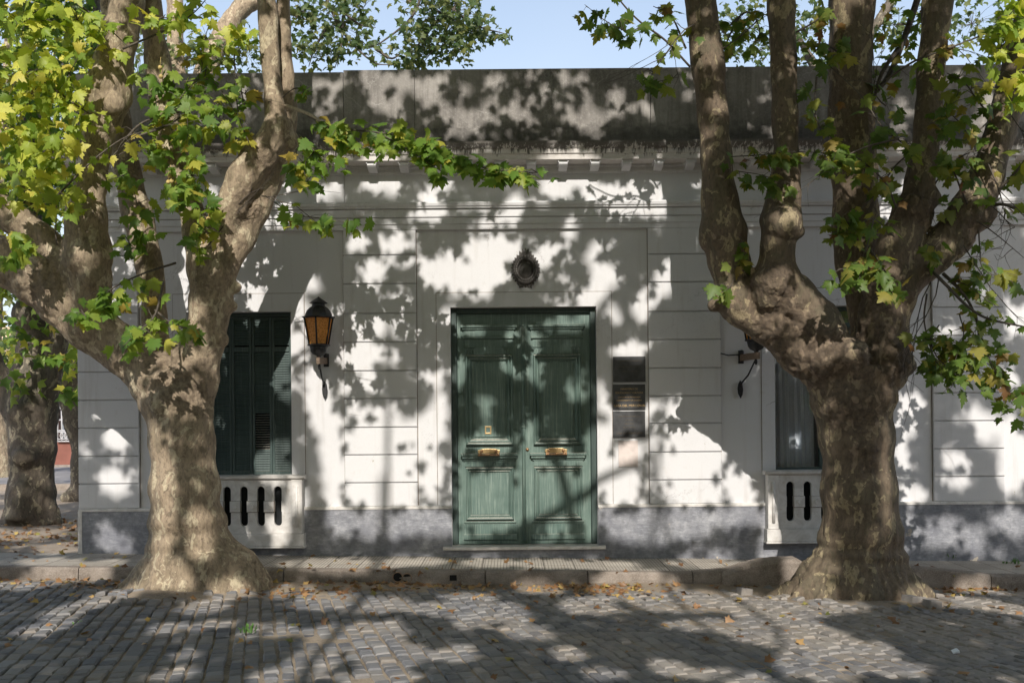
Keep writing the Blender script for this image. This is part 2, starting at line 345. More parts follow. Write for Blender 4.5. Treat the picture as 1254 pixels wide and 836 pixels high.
M_barkB = mk_bark('dark_plane_bark', (.15, .12, .09), (.30, .26, .18), (.11, .10, .07), (.05, .04, .032), .64)
M_twig = simple('twig_bark', (.085, .070, .055), .8, 0, .4, 30, .4)
M_twigpale = simple('pale_twig_bark', (.36, .30, .22), .8, 0, .3, 30, .4)
def mk_leaf(name, cols, tr=.42, trc=1.5):
    t = NT(name); r = t.geo()['Random Per Island']; c = t.ramp(r, cols)
    nz = t.noise(26, 3); c = t.mix(t.math('MULTIPLY', t.ramp(nz, [(.5, 0), (.7, 1)]), .25), c, (.22, .19, .05))
    t.fin(c, .48); t.b.inputs['Specular IOR Level'].default_value = .35
    tl = t.n.new('ShaderNodeBsdfTranslucent'); g = t.mix(1.0, c, (trc, trc*1.02, trc*.42), 'MULTIPLY'); t.l(g, tl.inputs[0])
    mx = t.n.new('ShaderNodeMixShader'); mx.inputs[0].default_value = tr; t.l(t.b.outputs[0], mx.inputs[1]); t.l(tl.outputs[0], mx.inputs[2]); t.l(mx.outputs[0], t.out.inputs[0])
    return t.m
GR = [(0, (.075, .15, .026)), (.3, (.12, .22, .034)), (.6, (.19, .29, .045)), (.84, (.30, .35, .055)), (.95, (.45, .40, .07)), (1, (.34, .24, .05))]
GY = [(0, (.14, .23, .035)), (.3, (.25, .35, .05)), (.6, (.40, .46, .07)), (.85, (.58, .58, .10)), (1, (.62, .52, .11))]
GD = [(0, (.070, .125, .026)), (.45, (.12, .195, .038)), (.74, (.21, .24, .05)), (.92, (.30, .26, .055)), (1, (.17, .075, .032))]
M_leaf = mk_leaf('plane_leaf_green', GR); M_leafY = mk_leaf('plane_leaf_yellow_green', GY); M_leafD = mk_leaf('plane_leaf_autumn', GD)
M_leafF = mk_leaf('far_leaf', [(0, (.045, .085, .03)), (.6, (.085, .13, .045)), (1, (.17, .18, .06))])
M_litter = mk_leaf('dry_leaf', [(0, (.13, .065, .033)), (.4, (.25, .13, .06)), (.75, (.36, .21, .10)), (.95, (.44, .32, .10)), (1, (.18, .20, .06))], .1)
M_seed = simple('seed_ball_brown', (.45, .34, .13), .9, 0, .3, 60, .8)
M_grass = simple('weed_green', (.09, .20, .035), .6, 0, .4, 20, .1)

# ------------------------------------------------------------------ ground
ROT = [(-9.5, -.20), (-4.5, -.22), (-2, -.30), (2, -.31), (9.5, -.31)]
def slope_at(c):
    for (a, sa), (b, sb) in zip(ROT, ROT[1:]):
        if c <= b: k = (c-a)/(b-a); return sa+(sb-sa)*k
    return ROT[-1][1]
KY = -1.32          # kerb front
T1 = W(236, 690, -1.70); T2 = W(1050, 690, -1.85)
def street_z(x, y):
    z = G(x)-.165+.012*math.sin(x*1.7+y*.9)+.010*math.sin(y*2.3-x*.8)
    for t, r in ((T1, 1.15), (T2, 1.4)):        # roots heave the paving
        d = math.hypot(x-t.x, y-t.y)
        if d < r: z += .06*(1-d/r)**1.5
    return z
mb = MB()     # far ground: one sheet to the horizon, dipping below the near surfaces
xs = [-400, -60, -30, -14, -10, -8, -6, -4, -2, 0, 2, 4, 6, 8, 10, 14, 30, 60, 400]; ys = [-300, -60, -20, -10, -6, -3, -1.5, -1.2, 0, 3, 8, 15, 25, 40, 80, 600]
vs = []; 
for y in ys:
    for x in xs: vs.append((x, y, G(x)-.235 if y <= -1.2 else G(x)-.06))
nx = len(xs); mb.add(vs, [(j*nx+i, j*nx+i+1, (j+1)*nx+i+1, (j+1)*nx+i) for j in range(len(ys)-1) for i in range(nx-1)])
tag(mb.build('ground', M_dirt), kind='structure')
# sand bed between the setts
mb = MB(); nx = 200; ny = 110; vs = []
for j in range(ny+1):
    for i in range(nx+1):
        x = -10+20*i/nx; y = -9.5+(9.5+KY)*j/ny
        g_ = max(0, 1-(KY-y)/.75)*(1 if -3.6 < x < 3.9 else .35); g2 = max(0, noise.noise(Vector((x*.7, y*.9, 9)))-.05)
        vs.append((x, y, street_z(x, y)-.020+.014*noise.noise(Vector((x*2.2, y*2.2, 3)))+.036*g_+.024*g2*(1 if x > -2.5 else .2)+.085*max(0, 1-math.hypot(x-T1.x, (y-T1.y)*.9)/.95)**.8*(y > T1.y-.75)+.06*max(0, 1-math.hypot(x-T2.x, y-T2.y)/1.15)))
mb.add(vs, [(j*(nx+1)+i, j*(nx+1)+i+1, (j+1)*(nx+1)+i+1, (j+1)*(nx+1)+i) for j in range(ny) for i in range(nx)], 0, True)
tag(mb.build('sand_bed', M_sand), kind='structure')
# setts
mb = MB(); c = -9.6; col = 0
while c < 9.0:
    wd = random.uniform(.112, .148); y = KY-.05-random.uniform(0, .15); k = slope_at(c)
    while y > -8.6:
        ln = random.uniform(.12, .215); yc = y-ln/2; y -= ln
        x = c+(yc-KY)*k; fan = 1+.02*(KY-yc)
        if abs(x) > (yc+DC)*.53+1.2 : continue
        if math.hypot((x-T1.x)/1.0, (yc-T1.y)) < .60 or math.hypot(x-T2.x, yc-T2.y) < .66: continue
        near = min(math.hypot(x-T1.x, yc-T1.y), math.hypot(x-T2.x, yc-T2.y))
        rough = 1.0+(2.5 if near < 1.2 else 0)
        if yc > KY-.55 and random.random() < .45 and -3 < x < 3.3: continue      # buried by silt along the gutter
        hw = wd*fan/2-random.uniform(.008, .015); hl = ln/2-random.uniform(.002, .006)
        a = math.atan(k)+random.gauss(0, .03)*rough; ca, sa = math.cos(a), math.sin(a)
        z = street_z(x, yc)+random.gauss(0, .0065)*rough; tx = random.gauss(0, .035)*rough; ty = random.gauss(0, .035)*rough
        cr = [(-1, -1), (1, -1), (1, 1), (-1, 1)]; bev = .012; vs = []
        jit = [(random.gauss(0, .003), random.gauss(0, .003)) for _ in cr]
        for (i, j), (ja, jb) in zip(cr, jit):
            for (sh, dz) in ((0, -.05), (0, -.016), (bev, 0)):
                lx = i*(hw-sh)+ja; ly = j*(hl-sh)+jb
                vs.append((x+lx*ca+ly*sa, yc-lx*sa+ly*ca, z+dz+lx*tx+ly*ty))
        vs.append((x, yc, z+.003))
        fs = []
        for q in range(4):
            p = (q+1) % 4
            fs += [(q*3, p*3, p*3+1, q*3+1), (q*3+1, p*3+1, p*3+2, q*3+2), (q*3+2, p*3+2, 12)]
        mb.add(vs, fs, 0, False)
    c += wd*1.0; col += 1
tag(mb.build('cobblestone_street', M_setts, recalc=False), kind='structure')
# pavement
mb = MB(); vs = []; nx = 80; ny = 12
for j in range(ny+1):
    for i in range(nx+1):
        x = -14+24*i/nx; y = (KY+.14)+(.0-(KY+.14))*j/ny
        z = G(x)+.004*math.sin(x*3.1)+.006*noise.noise(Vector((x*1.5, y*2, 0)))
        d = math.hypot(x-T2.x, (y-T2.y)); z += .10*max(0, 1-d/1.6)
        d = math.hypot(x-T1.x, (y-T1.y)); z += .03*max(0, 1-d/1.3)
        vs.append((x, y, z))
mb.add(vs, [(j*(nx+1)+i, j*(nx+1)+i+1, (j+1)*(nx+1)+i+1, (j+1)*(nx+1)+i) for j in range(ny) for i in range(nx)], 0, True)
tag(mb.build('pavement', M_tiles), kind='structure')
# side pavement left of the building corner
XL = W(100, 620).x
mb = MB(); vs = []; nx = 20; ny = 20
for j in range(ny+1):
    for i in range(nx+1):
        x = -14+(XL+.05+14)*i/nx; y = 0+9*j/ny
        vs.append((x, y, G(x)-.002*j+.01*noise.noise(Vector((x*1.2, y*1.2, 1)))))
mb.add(vs, [(j*(nx+1)+i, j*(nx+1)+i+1, (j+1)*(nx+1)+i+1, (j+1)*(nx+1)+i) for j in range(ny) for i in range(nx)], 0, True)
tag(mb.build('side_path', M_dirt), kind='structure')
# far cross street and its kerbs seen past the corner
mb = MB(); mb.box(-60, XL-1, 13, 13.3, -.2, G(-10)+.10); mb.box(-60, XL-1, 25, 25.3, -.1, G(-10)+.12); tag(mb.build('far_kerb', M_kerb), kind='structure')
mb = MB(); mb.box(-60, 12, 13.3, 25, -.2, G(-10)+.04); tag(mb.build('far_road', simple('far_asphalt', (.22, .21, .21), .9, 0, .3, 2, .3)), kind='structure')
# kerb stones
mb = MB(); x = -14.0
while x < 9.8:
    L = random.uniform(.9, 1.5); x2 = x+L-.012
    def kz(xx):
        d = math.hypot(xx-T2.x, 0); return G(xx)+.003+.16*max(0, 1-abs(xx-T2.x)/1.9)**.8*(1 if xx > T2.x-1.9 else 0)
    segs = [(x, x2)]
    for t, r in ((T1, .62), (T2, .70)):
        ns = []
        for a, b in segs:
            if b < t.x-r or a > t.x+r: ns.append((a, b)); continue
            if a < t.x-r: ns.append((a, t.x-r))
            if b > t.x+r: ns.append((t.x+r, b))
        segs = ns
    for a, b in segs:
        if b-a < .15: continue
        n = max(2, int((b-a)/.10)); yj = random.gauss(0, .006); rows = []
        for i in range(n+1):
            xx = a+(b-a)*i/n; w1 = .008*noise.noise(Vector((xx*4, 1, 2))); w2 = .012*noise.noise(Vector((xx*3, 5, 2)))
            zt = kz(xx); rows.append([(xx, KY+yj+w2, G(xx)-.30), (xx, KY+yj+w2-.01, G(xx)-.09), (xx, KY+yj+w1, zt-.022), (xx, KY+yj+.02+w1, zt+w1*.3), (xx, KY+.15, zt+.001), (xx, KY+.15, G(xx)-.30)])
        vs = [p for r_ in rows for p in r_]; k = 6
        fs = [(i*k+j, (i+1)*k+j, (i+1)*k+(j+1) % k, i*k+(j+1) % k) for i in range(n) for j in range(k)]+[tuple(range(k)), tuple(range(n*k, n*k+k))[::-1]]
        mb.add(vs, fs, 0, False)
    x += L
kerb = tag(mb.build('kerb', M_kerb), kind='structure')
# drain outlets in the kerb face
M_black = simple('drain_black', (.006, .006, .006), .9, 0, 0, 5, 0); M_pipe = simple('clay_pipe', (.30, .20, .13), .8, 0, .3, 30, .3)
for (px, py, r, lab) in ((487, 706, .055, 'leftmost round drain outlet in the kerb face'), (498.5, 707.5, .055, 'second round drain outlet in the kerb face, right beside the first'), (555, 707, .05, 'square drain outlet in the kerb face, left of the door')):
    p = W(px, py, KY-.012); e = empty('drain_outlet', p); tag(e, lab, 'drain outlet', 'drain outlets in the kerb')
    m = MB(); n = 20 if px < 520 else 4; off = PI/4 if n == 4 else 0; vs = []; rr = r*(1.25 if n == 4 else 1)
    for (q, yy) in ((1.18, 0), (1.18, -.012), (1, -.012), (1, .0)):
        for j in range(n):
            a = 2*PI*j/n+off; vs.append((p.x+rr*q*math.cos(a), p.y+yy, p.z+rr*q*math.sin(a)*(.8 if n == 4 else 1)))
    m.add(vs, [(i*n+j, i*n+(j+1) % n, (i+1)*n+(j+1) % n, (i+1)*n+j) for i in range(3) for j in range(n)]); m.build('pipe_rim', M_kerb if n == 4 else M_pipe, e)
    m = MB(); m.add([(p.x+rr*math.cos(2*PI*j/n+off), p.y-.004, p.z+rr*math.sin(2*PI*j/n+off)*(.8 if n == 4 else 1)) for j in range(n)], [tuple(range(n))]); m.build('pipe_bore', M_black, e)

# ------------------------------------------------------------------ the house
house = empty('house', (XL+7.7, .2, 0)); tag(house, 'single-storey white stucco house with green double door and grey parapet', 'house')
XR = 10.2; YB = .36
xd0, xd1 = X_(552.5), X_(731); zd0, zd1 = Z_(640, 668), Z_(640, 375.7)
xa0, xa1 = X_(229), X_(357.2); za0, za1 = Z_(330, 583), Z_(330, 381.5)
xb0, xb1 = X_(949), X_(1071); zb0, zb1 = Z_(980, 576.5), Z_(980, 374.5)
zcap = Z_(627, 617.8); zcapb = Z_(627, 621.5); zstr0 = Z_(627, 281.0); zfr = Z_(627, 249); zcor = Z_(627, 170)
def grid_wall(mb, xc, zc, holes, y0, y1):
    inh = lambda x, z: any(a < x < b and c < z < d for a, b, c, d in holes)
    nx, nz = len(xc)-1, len(zc)-1; sol = [[not inh((xc[i]+xc[i+1])/2, (zc[j]+zc[j+1])/2) for j in range(nz)] for i in range(nx)]
    s_ = lambda i, j: 0 <= i < nx and 0 <= j < nz and sol[i][j]
    for i in range(nx):
        for j in range(nz):
            if not sol[i][j]: continue
            a, b, c, d = xc[i], xc[i+1], zc[j], zc[j+1]
            mb.add([(a,y0,c),(b,y0,c),(b,y0,d),(a,y0,d)], [(0,1,2,3)]); mb.add([(a,y1,c),(b,y1,c),(b,y1,d),(a,y1,d)], [(3,2,1,0)])
            if not s_(i-1, j): mb.add([(a,y0,c),(a,y1,c),(a,y1,d),(a,y0,d)], [(3,2,1,0)])
            if not s_(i+1, j): mb.add([(b,y0,c),(b,y1,c),(b,y1,d),(b,y0,d)], [(0,1,2,3)])
            if not s_(i, j-1): mb.add([(a,y0,c),(b,y0,c),(b,y1,c),(a,y1,c)], [(3,2,1,0)])
            if not s_(i, j+1): mb.add([(a,y0,d),(b,y0,d),(b,y1,d),(a,y1,d)], [(0,1,2,3)])
mb = MB(); grid_wall(mb, sorted([XL, xa0, xa1, xd0, xd1, xb0, xb1, XR]), sorted([-.4, zd0, za0, za1, zb0, zb1, zd1, zcor]),
    [(xd0, xd1, zd0, zd1), (xa0, xa1, za0, za1), (xb0, xb1, zb0, zb1)], 0, YB)
mb.box(XL+.002, XL+.34, YB, 11, -.4, zcor); mb.box(XR-.3, XR, YB, 11, -.4, zcor); mb.box(XL, XR, 11, 11.3, -.4, zcor)
mb.box(XL+.34, XR-.3, YB+.002, 11, zcor-.25, zcor-.05)
mb.build('wall', M_stucco, house)
# inner room lining so the openings look into darkness
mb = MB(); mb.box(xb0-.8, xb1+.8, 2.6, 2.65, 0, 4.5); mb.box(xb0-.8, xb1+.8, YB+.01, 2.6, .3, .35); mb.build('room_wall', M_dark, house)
# grime joints
# surrounds (slightly proud flat bands)
def surround(x0, x1, z0, z1, X0, X1, Z1, name='surround'):
    m = MB(); p = -.014
    m.box(X0, x0, p, 0, z0, Z1); m.box(x1, X1, p, 0, z0, Z1); m.box(x0, x1, p, 0, z1, Z1); m.build(name, M_stucco, house)
    g = MB(); w_ = .009; g.box(X0-w_, X0, -.002, -.0002, z0, Z1+w_); g.box(X1, X1+w_, -.002, -.0002, z0, Z1+w_); g.box(X0, X1, -.002, -.0002, Z1, Z1+w_); g.build('joint_shade_line', M_grime_shade, house)
surround(xd0, xd1, zcap+.003, zd1, X_(535.5), X_(749.5), Z_(640, 358), 'door_surround')
surround(xa0, xa1, za0, za1, X_(213), X_(373.3), Z_(300, 360), 'window_surround')
surround(xb0, xb1, zb0, zb1, X_(933), X_(1087), Z_(1000, 353), 'window_surround')
# plinth and cap
for a, b in ((XL, xd0-.004), (xd1+.004, XR)): mb = MB(); mb.box(a, b, -.05, 0, -.4, zcapb); mb.build('plinth', M_plinth, house)
e = .062
for a, b in ((XL-.02, xa0-.12), (xa1+.16, xd0-.002), (xd1+.002, xb0-.16), (X_(1087), XR)): mb = MB(); mb.prof([(0, zcapb), (-e, zcapb), (-e, zcap-.014), (-.045, zcap), (0, zcap)], a, b); mb.build('plinth_cap', M_marble, house)
mb = MB(); mb.box(XL-.03, XL+.025, -.056, -.0505, -.35, zcapb-.001); mb.build('corner_strip', M_marble, house)
# rusticated pilasters
def pil(x0, x1, joints, ytop):
    m = MB(); m.box(x0+.004, x1-.004, -.018, 0, zcap+.002, zstr0-.001)
    zs = [zcap+.002]+sorted(joints)+[zstr0-.001]
    for a, b in zip(zs, zs[1:]):
        lo = a+(.008 if a != zs[0] else 0); hi = b-(.008 if b != zs[-1] else 0)
        m.cbox(x0, x1, -.046, -.018, lo, hi, .005)
    m.build('pilaster', M_stucco, house)
    for xx in (x0-.010, x1): g = MB(); g.box(xx, xx+.010, -.003, -.0002, zcap+.003, zstr0-.002); g.build('joint_shade_line', M_grime_shade, house)
pil(X_(422.3), X_(511), [Z_(466, y) for y in (313, 348, 384, 419, 454, 488, 523, 556.5, 590.5)], 0)
pil(X_(794.6), X_(882.5), [Z_(838, y) for y in (311.6, 345.7, 381.6, 416, 450.5, 484.6, 518, 553, 587)], 0)
pil(XL-.02, X_(171), [Z_(135, y) for y in (314, 349, 384, 420, 455.7, 490, 524, 558.4, 592)], 0)
pil(X_(1141.5), X_(1228), [Z_(1185, y) for y in (305.6, 340.6, 376.5, 411, 446, 481, 515, 549, 583)], 0)
# entablature
mb = MB(); a, b = XL-.10, XR
zs = lambda y: Z_(627, y)
mb.prof([(0, zs(281)), (-.052, zs(281)), (-.056, zs(275)), (0, zs(275))], XL-.04, b)
mb.prof([(0, zs(275)), (-.072, zs(274.8)), (-.072, zs(268)), (-.060, zs(266.5)), (0, zs(266.5))], XL-.06, b)
mb.prof([(0, zs(266.5)), (-.088, zs(266.3)), (-.088, zs(257.5)), (-.078, zs(256.5)), (0, zs(256.5))], XL-.08, b)
mb.prof([(0, zs(256.5)), (-.12, zs(256.3)), (-.125, zs(254.5)), (-.14, zs(254)), (-.15, zs(251)), (-.145, zs(249.2)), (0, zs(247.8))], XL-.13, b)
mb.build('string_course', M_stucco, house)
mb = MB(); mb.box(XL, X_(424), -.022, 0, zs(247.8), zs(214)); mb.box(X_(424)+.012, b, -.026, 0, zs(247.8), zs(214)); mb.build('frieze', M_stucco, house)
mb = MB(); mb.prof([(0, zs(214)), (-.05, zs(214)), (-.062, zs(211)), (-.062, zs(207)), (-.075, zs(205.5)), (-.075, Z_(627, 194, -.075)), (0, Z_(627, 194, -.075))], XL-.07, b); mb.build('bed_mould', M_stucco, house)
zu = Z_(627, 195.5, -.34)
mb = MB(); Zc = lambda y, Y: Z_(627, y, Y)
mb.prof([(0, zu), (-.34, zu), (-.345, Zc(189.5, -.345)), (-.365, Zc(188, -.36)), (-.37, Zc(183, -.37)), (-.40, Zc(180, -.40)), (-.43, Zc(175.5, -.43)), (-.43, Zc(172.5, -.43)), (-.05, Zc(171.5, -.43)+.02), (0, Zc(171.5, -.43)+.02)], XL-.40, b)
mb.build('cornice', M_trim, house)
x = X_(692.3, -.28)-15*.4355*1.0; md = None
while x < XR-.1:
    if x > XL:
        if md is None:
            m = MB(); z1 = zu-.001; m.prof([(-.07, z1), (-.30, z1), (-.30, z1-.05), (-.275, z1-.07), (-.20, z1-.085), (-.07, z1-.10)], -.058, .058)
            m.prof([(-.07, z1-.0), (-.315, z1-.0), (-.315, z1-.028), (-.07, z1-.028)], -.070, -.0585); m.prof([(-.07, z1), (-.315, z1), (-.315, z1-.028), (-.07, z1-.028)], .0585, .070)
            md = m.build('modillion', M_stucco); me = md.data; md.parent = house; md.matrix_parent_inverse = Matrix.Translation(-house.location); md.location.x = x
        else:
            o = bpy.data.objects.new('modillion', me); C.objects.link(o); o.parent = house; o.matrix_parent_inverse = Matrix.Translation(-house.location); o.location.x = x
    x += .4355
# parapet
zt = Z_(627, 85.3); zpb = Zc(171.5, -.43)+.021; zl = Z_(627, 158)
mb = MB(); mb.box(XL-.05, b, -.055, .30, zpb, zl)
for x0, x1, dz, yy in ((XL-.03, X_(424)-.006, -.022, -.012), (X_(424)+.004, X_(511)-.003, 0, -.024), (X_(511)+.003, X_(799.5)-.005, 0, -.022), (X_(799.5)+.004, b, .004, -.018)):
    mb.box(x0, x1, yy, .30, zl, zt+dz)
mb.build('parapet', M_parapet, house)
mb = MB(); mb.box(XL-.03, XL+.25, .302, 11.2, zpb, zt-.022); mb.box(XR-.25, XR, .302, 11.2, zpb, zt); mb.box(XL+.25, XR-.25, 11, 11.2, zpb, zt); mb.build('rear_parapet', M_parapet, house)
# rendered-over repair patch with mould where a plaque was removed
mb = MB(); mb.box(X_(757), X_(780.5), -.0205, -.0002, Z_(768, 571), Z_(768, 539.5)); mb.build('plaque_scar', simple('pinkish_plaster', (.62, .54, .50), .9, 0, .12, 9, .3), house)
# door step
mb = MB(); zs0 = Z_(640, 668.6, -.12); mb.cbox(X_(541, -.14), X_(740.5, -.14), -.15, .10, zs0-.045, zs0, .006); mb.build('door_sill', M_marble, house)
mb = MB(); mb.box(X_(543), X_(738.5), -.085, -.051, -.3, zs0-.046); mb.box(xd0-.003, xd1+.003, -.0505, .10, -.3, zs0-.047); mb.build('step', M_plinth, house)

# door ------------------------------------------------------------
yf = .10
zdl = zs0+.001
df = MB(); jw = X_(559.6)-xd0
df.cbox(xd0+.001, xd0+jw, yf-.01, .20, zdl, zd1-.001, .008); df.cbox(xd1-jw, xd1-.001, yf-.01, .20, zdl, zd1-.001, .008)
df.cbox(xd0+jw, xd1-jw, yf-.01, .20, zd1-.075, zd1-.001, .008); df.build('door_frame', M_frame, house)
def molded(m, x0, x1, z0, z1, yb, steps):
    "nested picture-frame mouldings: list of (inset, y)"
    prev = None
    for (i0, y0), (i1, y1) in zip(steps, steps[1:]):
        A = [(x0+i0, y0, z0+i0), (x1-i0, y0, z0+i0), (x1-i0, y0, z1-i0), (x0+i0, y0, z1-i0)]
        B = [(x0+i1, y1, z0+i1), (x1-i1, y1, z0+i1), (x1-i1, y1, z1-i1), (x0+i1, y1, z1-i1)]
        m.add(A+B, [(k, (k+1) % 4, (k+1) % 4+4, k+4) for k in range(4)])
    i1, y1 = steps[-1]; m.add([(x0+i1, y1, z0+i1), (x1-i1, y1, z0+i1), (x1-i1, y1, z1-i1), (x0+i1, y1, z1-i1)], [(0, 1, 2, 3)])
def door_leaf(sgn):
    xm = X_(641); L0, L1 = (xd0+jw+.003, xm-.002) if sgn < 0 else (xm+.002, xd1-jw-.003)
    m = MB(); y = .145; q = lambda px: (X_(px) if sgn < 0 else 2*X_(641)-X_(px))
    z = lambda py: Z_(600, py)
    ztop = zd1-.078
    m.box(L0, L1, y, .19, zdl+.002, ztop)
    def bx(pa, pb, y0, pya, pyb, c=.003):
        a, b = sorted((q(pa), q(pb))); m.cbox(a, b, y0, y, z(pyb), z(pya), c)
    # upper pediment
    bx(564, 634.5, y-.075, 397, 400.2, .006); bx(566, 632, y-.05, 400.3, 402.6, .005); bx(568, 630.5, y-.020, 402.7, 411.5, .002)
    bx(582, 616, y-.028, 403.2, 411, .002)
    bx(566.5, 631, y-.045, 411.6, 413.8, .004); bx(569, 629, y-.016, 414, 424.5, .002); bx(582.5, 617, y-.024, 414.6, 424, .002)
    for k in (571, 574.2, 577.4, 619.6, 622.8, 626): bx(k-1.1, k+1.1, y-.03, 427.5, 433.2, .003)
    lp = [(580, 433.3), (580, 426), (582.5, 424.2), (591, 424.0), (592.5, 422.3), (606, 422.3), (607.5, 424.0), (616, 424.2), (618.5, 426), (618.5, 433.3)]
    to_mb(m, plate([[(q(a), z(b)) for a, b in lp]], y-.04, y-.017))
    def panel(pa, pb, pya, pyb, steps):
        a, b = sorted((q(pa), q(pb))); molded(m, a, b, z(pyb), z(pya), y, [(i_, y+(y_-y)*(1.45 if y_ < y-.001 else 1)) for i_, y_ in steps])
    panel(569.8, 628.4, 433.8, 545, [(0, y-.0005), (0, y-.03), (.012, y-.046), (.024, y-.044), (.034, y-.022), (.042, y-.020), (.052, y-.034), (.064, y-.030), (.09, y-.004), (.115, y-.003), (.1155, y-.016)])
    for k in (593, 605): bx(k-.25, k+.25, y-.026, 445, 535, .001)
    # lock rail shelf
    bx(563.5, 633.5, y-.085, 555.0, 558.6, .008); bx(565, 632, y-.065, 558.7, 561.8, .008); bx(566.5, 630, y-.03, 561.9, 564.5, .004); bx(568, 628.5, y-.018, 564.6, 571.5, .002)
    panel(569.5, 628.5, 572.5, 637, [(0, y-.0005), (0, y-.028), (.01, y-.042), (.022, y-.040), (.032, y-.018), (.044, y-.018), (.054, y-.028), (.064, y-.024), (.072, y-.010), (.0725, y-.022)])
    bx(567, 631, y-.03, 639, 641.5, .005); bx(566, 632, y-.014, 642, 662, .003); bx(566, 632, y-.030, 655, 662, .006)
    o = m.build('door_leaf', M_door, house)
    # handle
    h = MB(); c = W(598.6 if sgn < 0 else 681, 552.5 if sgn < 0 else 551.5, y-.05); hw = .155
    lp = []
    for k in range(24):
        a = 2*PI*k/24; ex = abs(math.cos(a))**.45*math.copysign(1, math.cos(a)); ez = abs(math.sin(a))**.6*math.copysign(1, math.sin(a)); lp.append((c.x+ex*hw, c.z+ez*.033+.006*math.cos(4*a)))
    to_mb(h, plate([lp], y-.05, y-.036, .003))
    h2 = MB()
    for s in (-1, 1):
        h2.sphere((c.x+s*.10, y-.062, c.z+.005), .020, 12, 8); h2.tube([(c.x+s*.10, y-.06, c.z+.005), (c.x+s*.115, y-.12, c.z-.02), (c.x+s*.12, y-.125, c.z-.045)], [.010, .011, .012], 8)
        h2.sphere((c.x+s*.135, y-.125, c.z-.045), .020, 12, 8); h2.sphere((c.x+s*.108, y-.125, c.z-.045), .018, 12, 8)
    h2.tube([(c.x-.12, y-.125, c.z-.045), (c.x, y-.125, c.z-.046), (c.x+.12, y-.125, c.z-.045)], [.013, .015, .013], 10)
    hb = h.build('handle_plate', M_brass); hb.parent = o
    hc = h2.build('handle', M_brassdull); hc.parent = o
    return o
dl = door_leaf(-1); dr = door_leaf(1)
m = MB(); y = .145; c = W(597.8, 526.5, y-.02); to_mb(m, plate([[(c.x-.045, c.z-.055), (c.x+.045, c.z-.055), (c.x+.045, c.z+.055), (c.x-.045, c.z+.055)], [(c.x-.027, c.z-.035), (c.x+.027, c.z-.035), (c.x+.027, c.z+.035), (c.x-.027, c.z+.035)]], y-.028, y-.014, .002))
k = m.build('letter_slot', M_brass); k.parent = dl
m = MB(); m.box(c.x-.026, c.x+.026, y-.019, y-.015, c.z-.034, c.z+.034); k = m.build('slot_grille', M_brassdull); k.parent = dl
m = MB(); c = W(645.8, 550, y-.02); m.sphere((c.x, y-.012, c.z), .024, 14, 8); m.tube([(c.x, y, c.z), (c.x, y-.012, c.z)], .017, 12); k = m.build('door_knob', M_brassdull); k.parent = dr
m = MB(); xm = X_(641); m.tube([(xm, y-.018, zdl+.02), (xm, y-.018, Z_(641, 399))], .026, 12); m.sphere((xm, y-.018, Z_(641, 399)), .026); m.sphere((xm, y-.022, Z_(641, 523)), .032, 12, 8, 0, (1, 1, .7)); m.box(xm-.04, xm+.04, y-.008, y-.0005, zdl+.003, zd1-.08)
m.build('meeting_post', M_door, house)

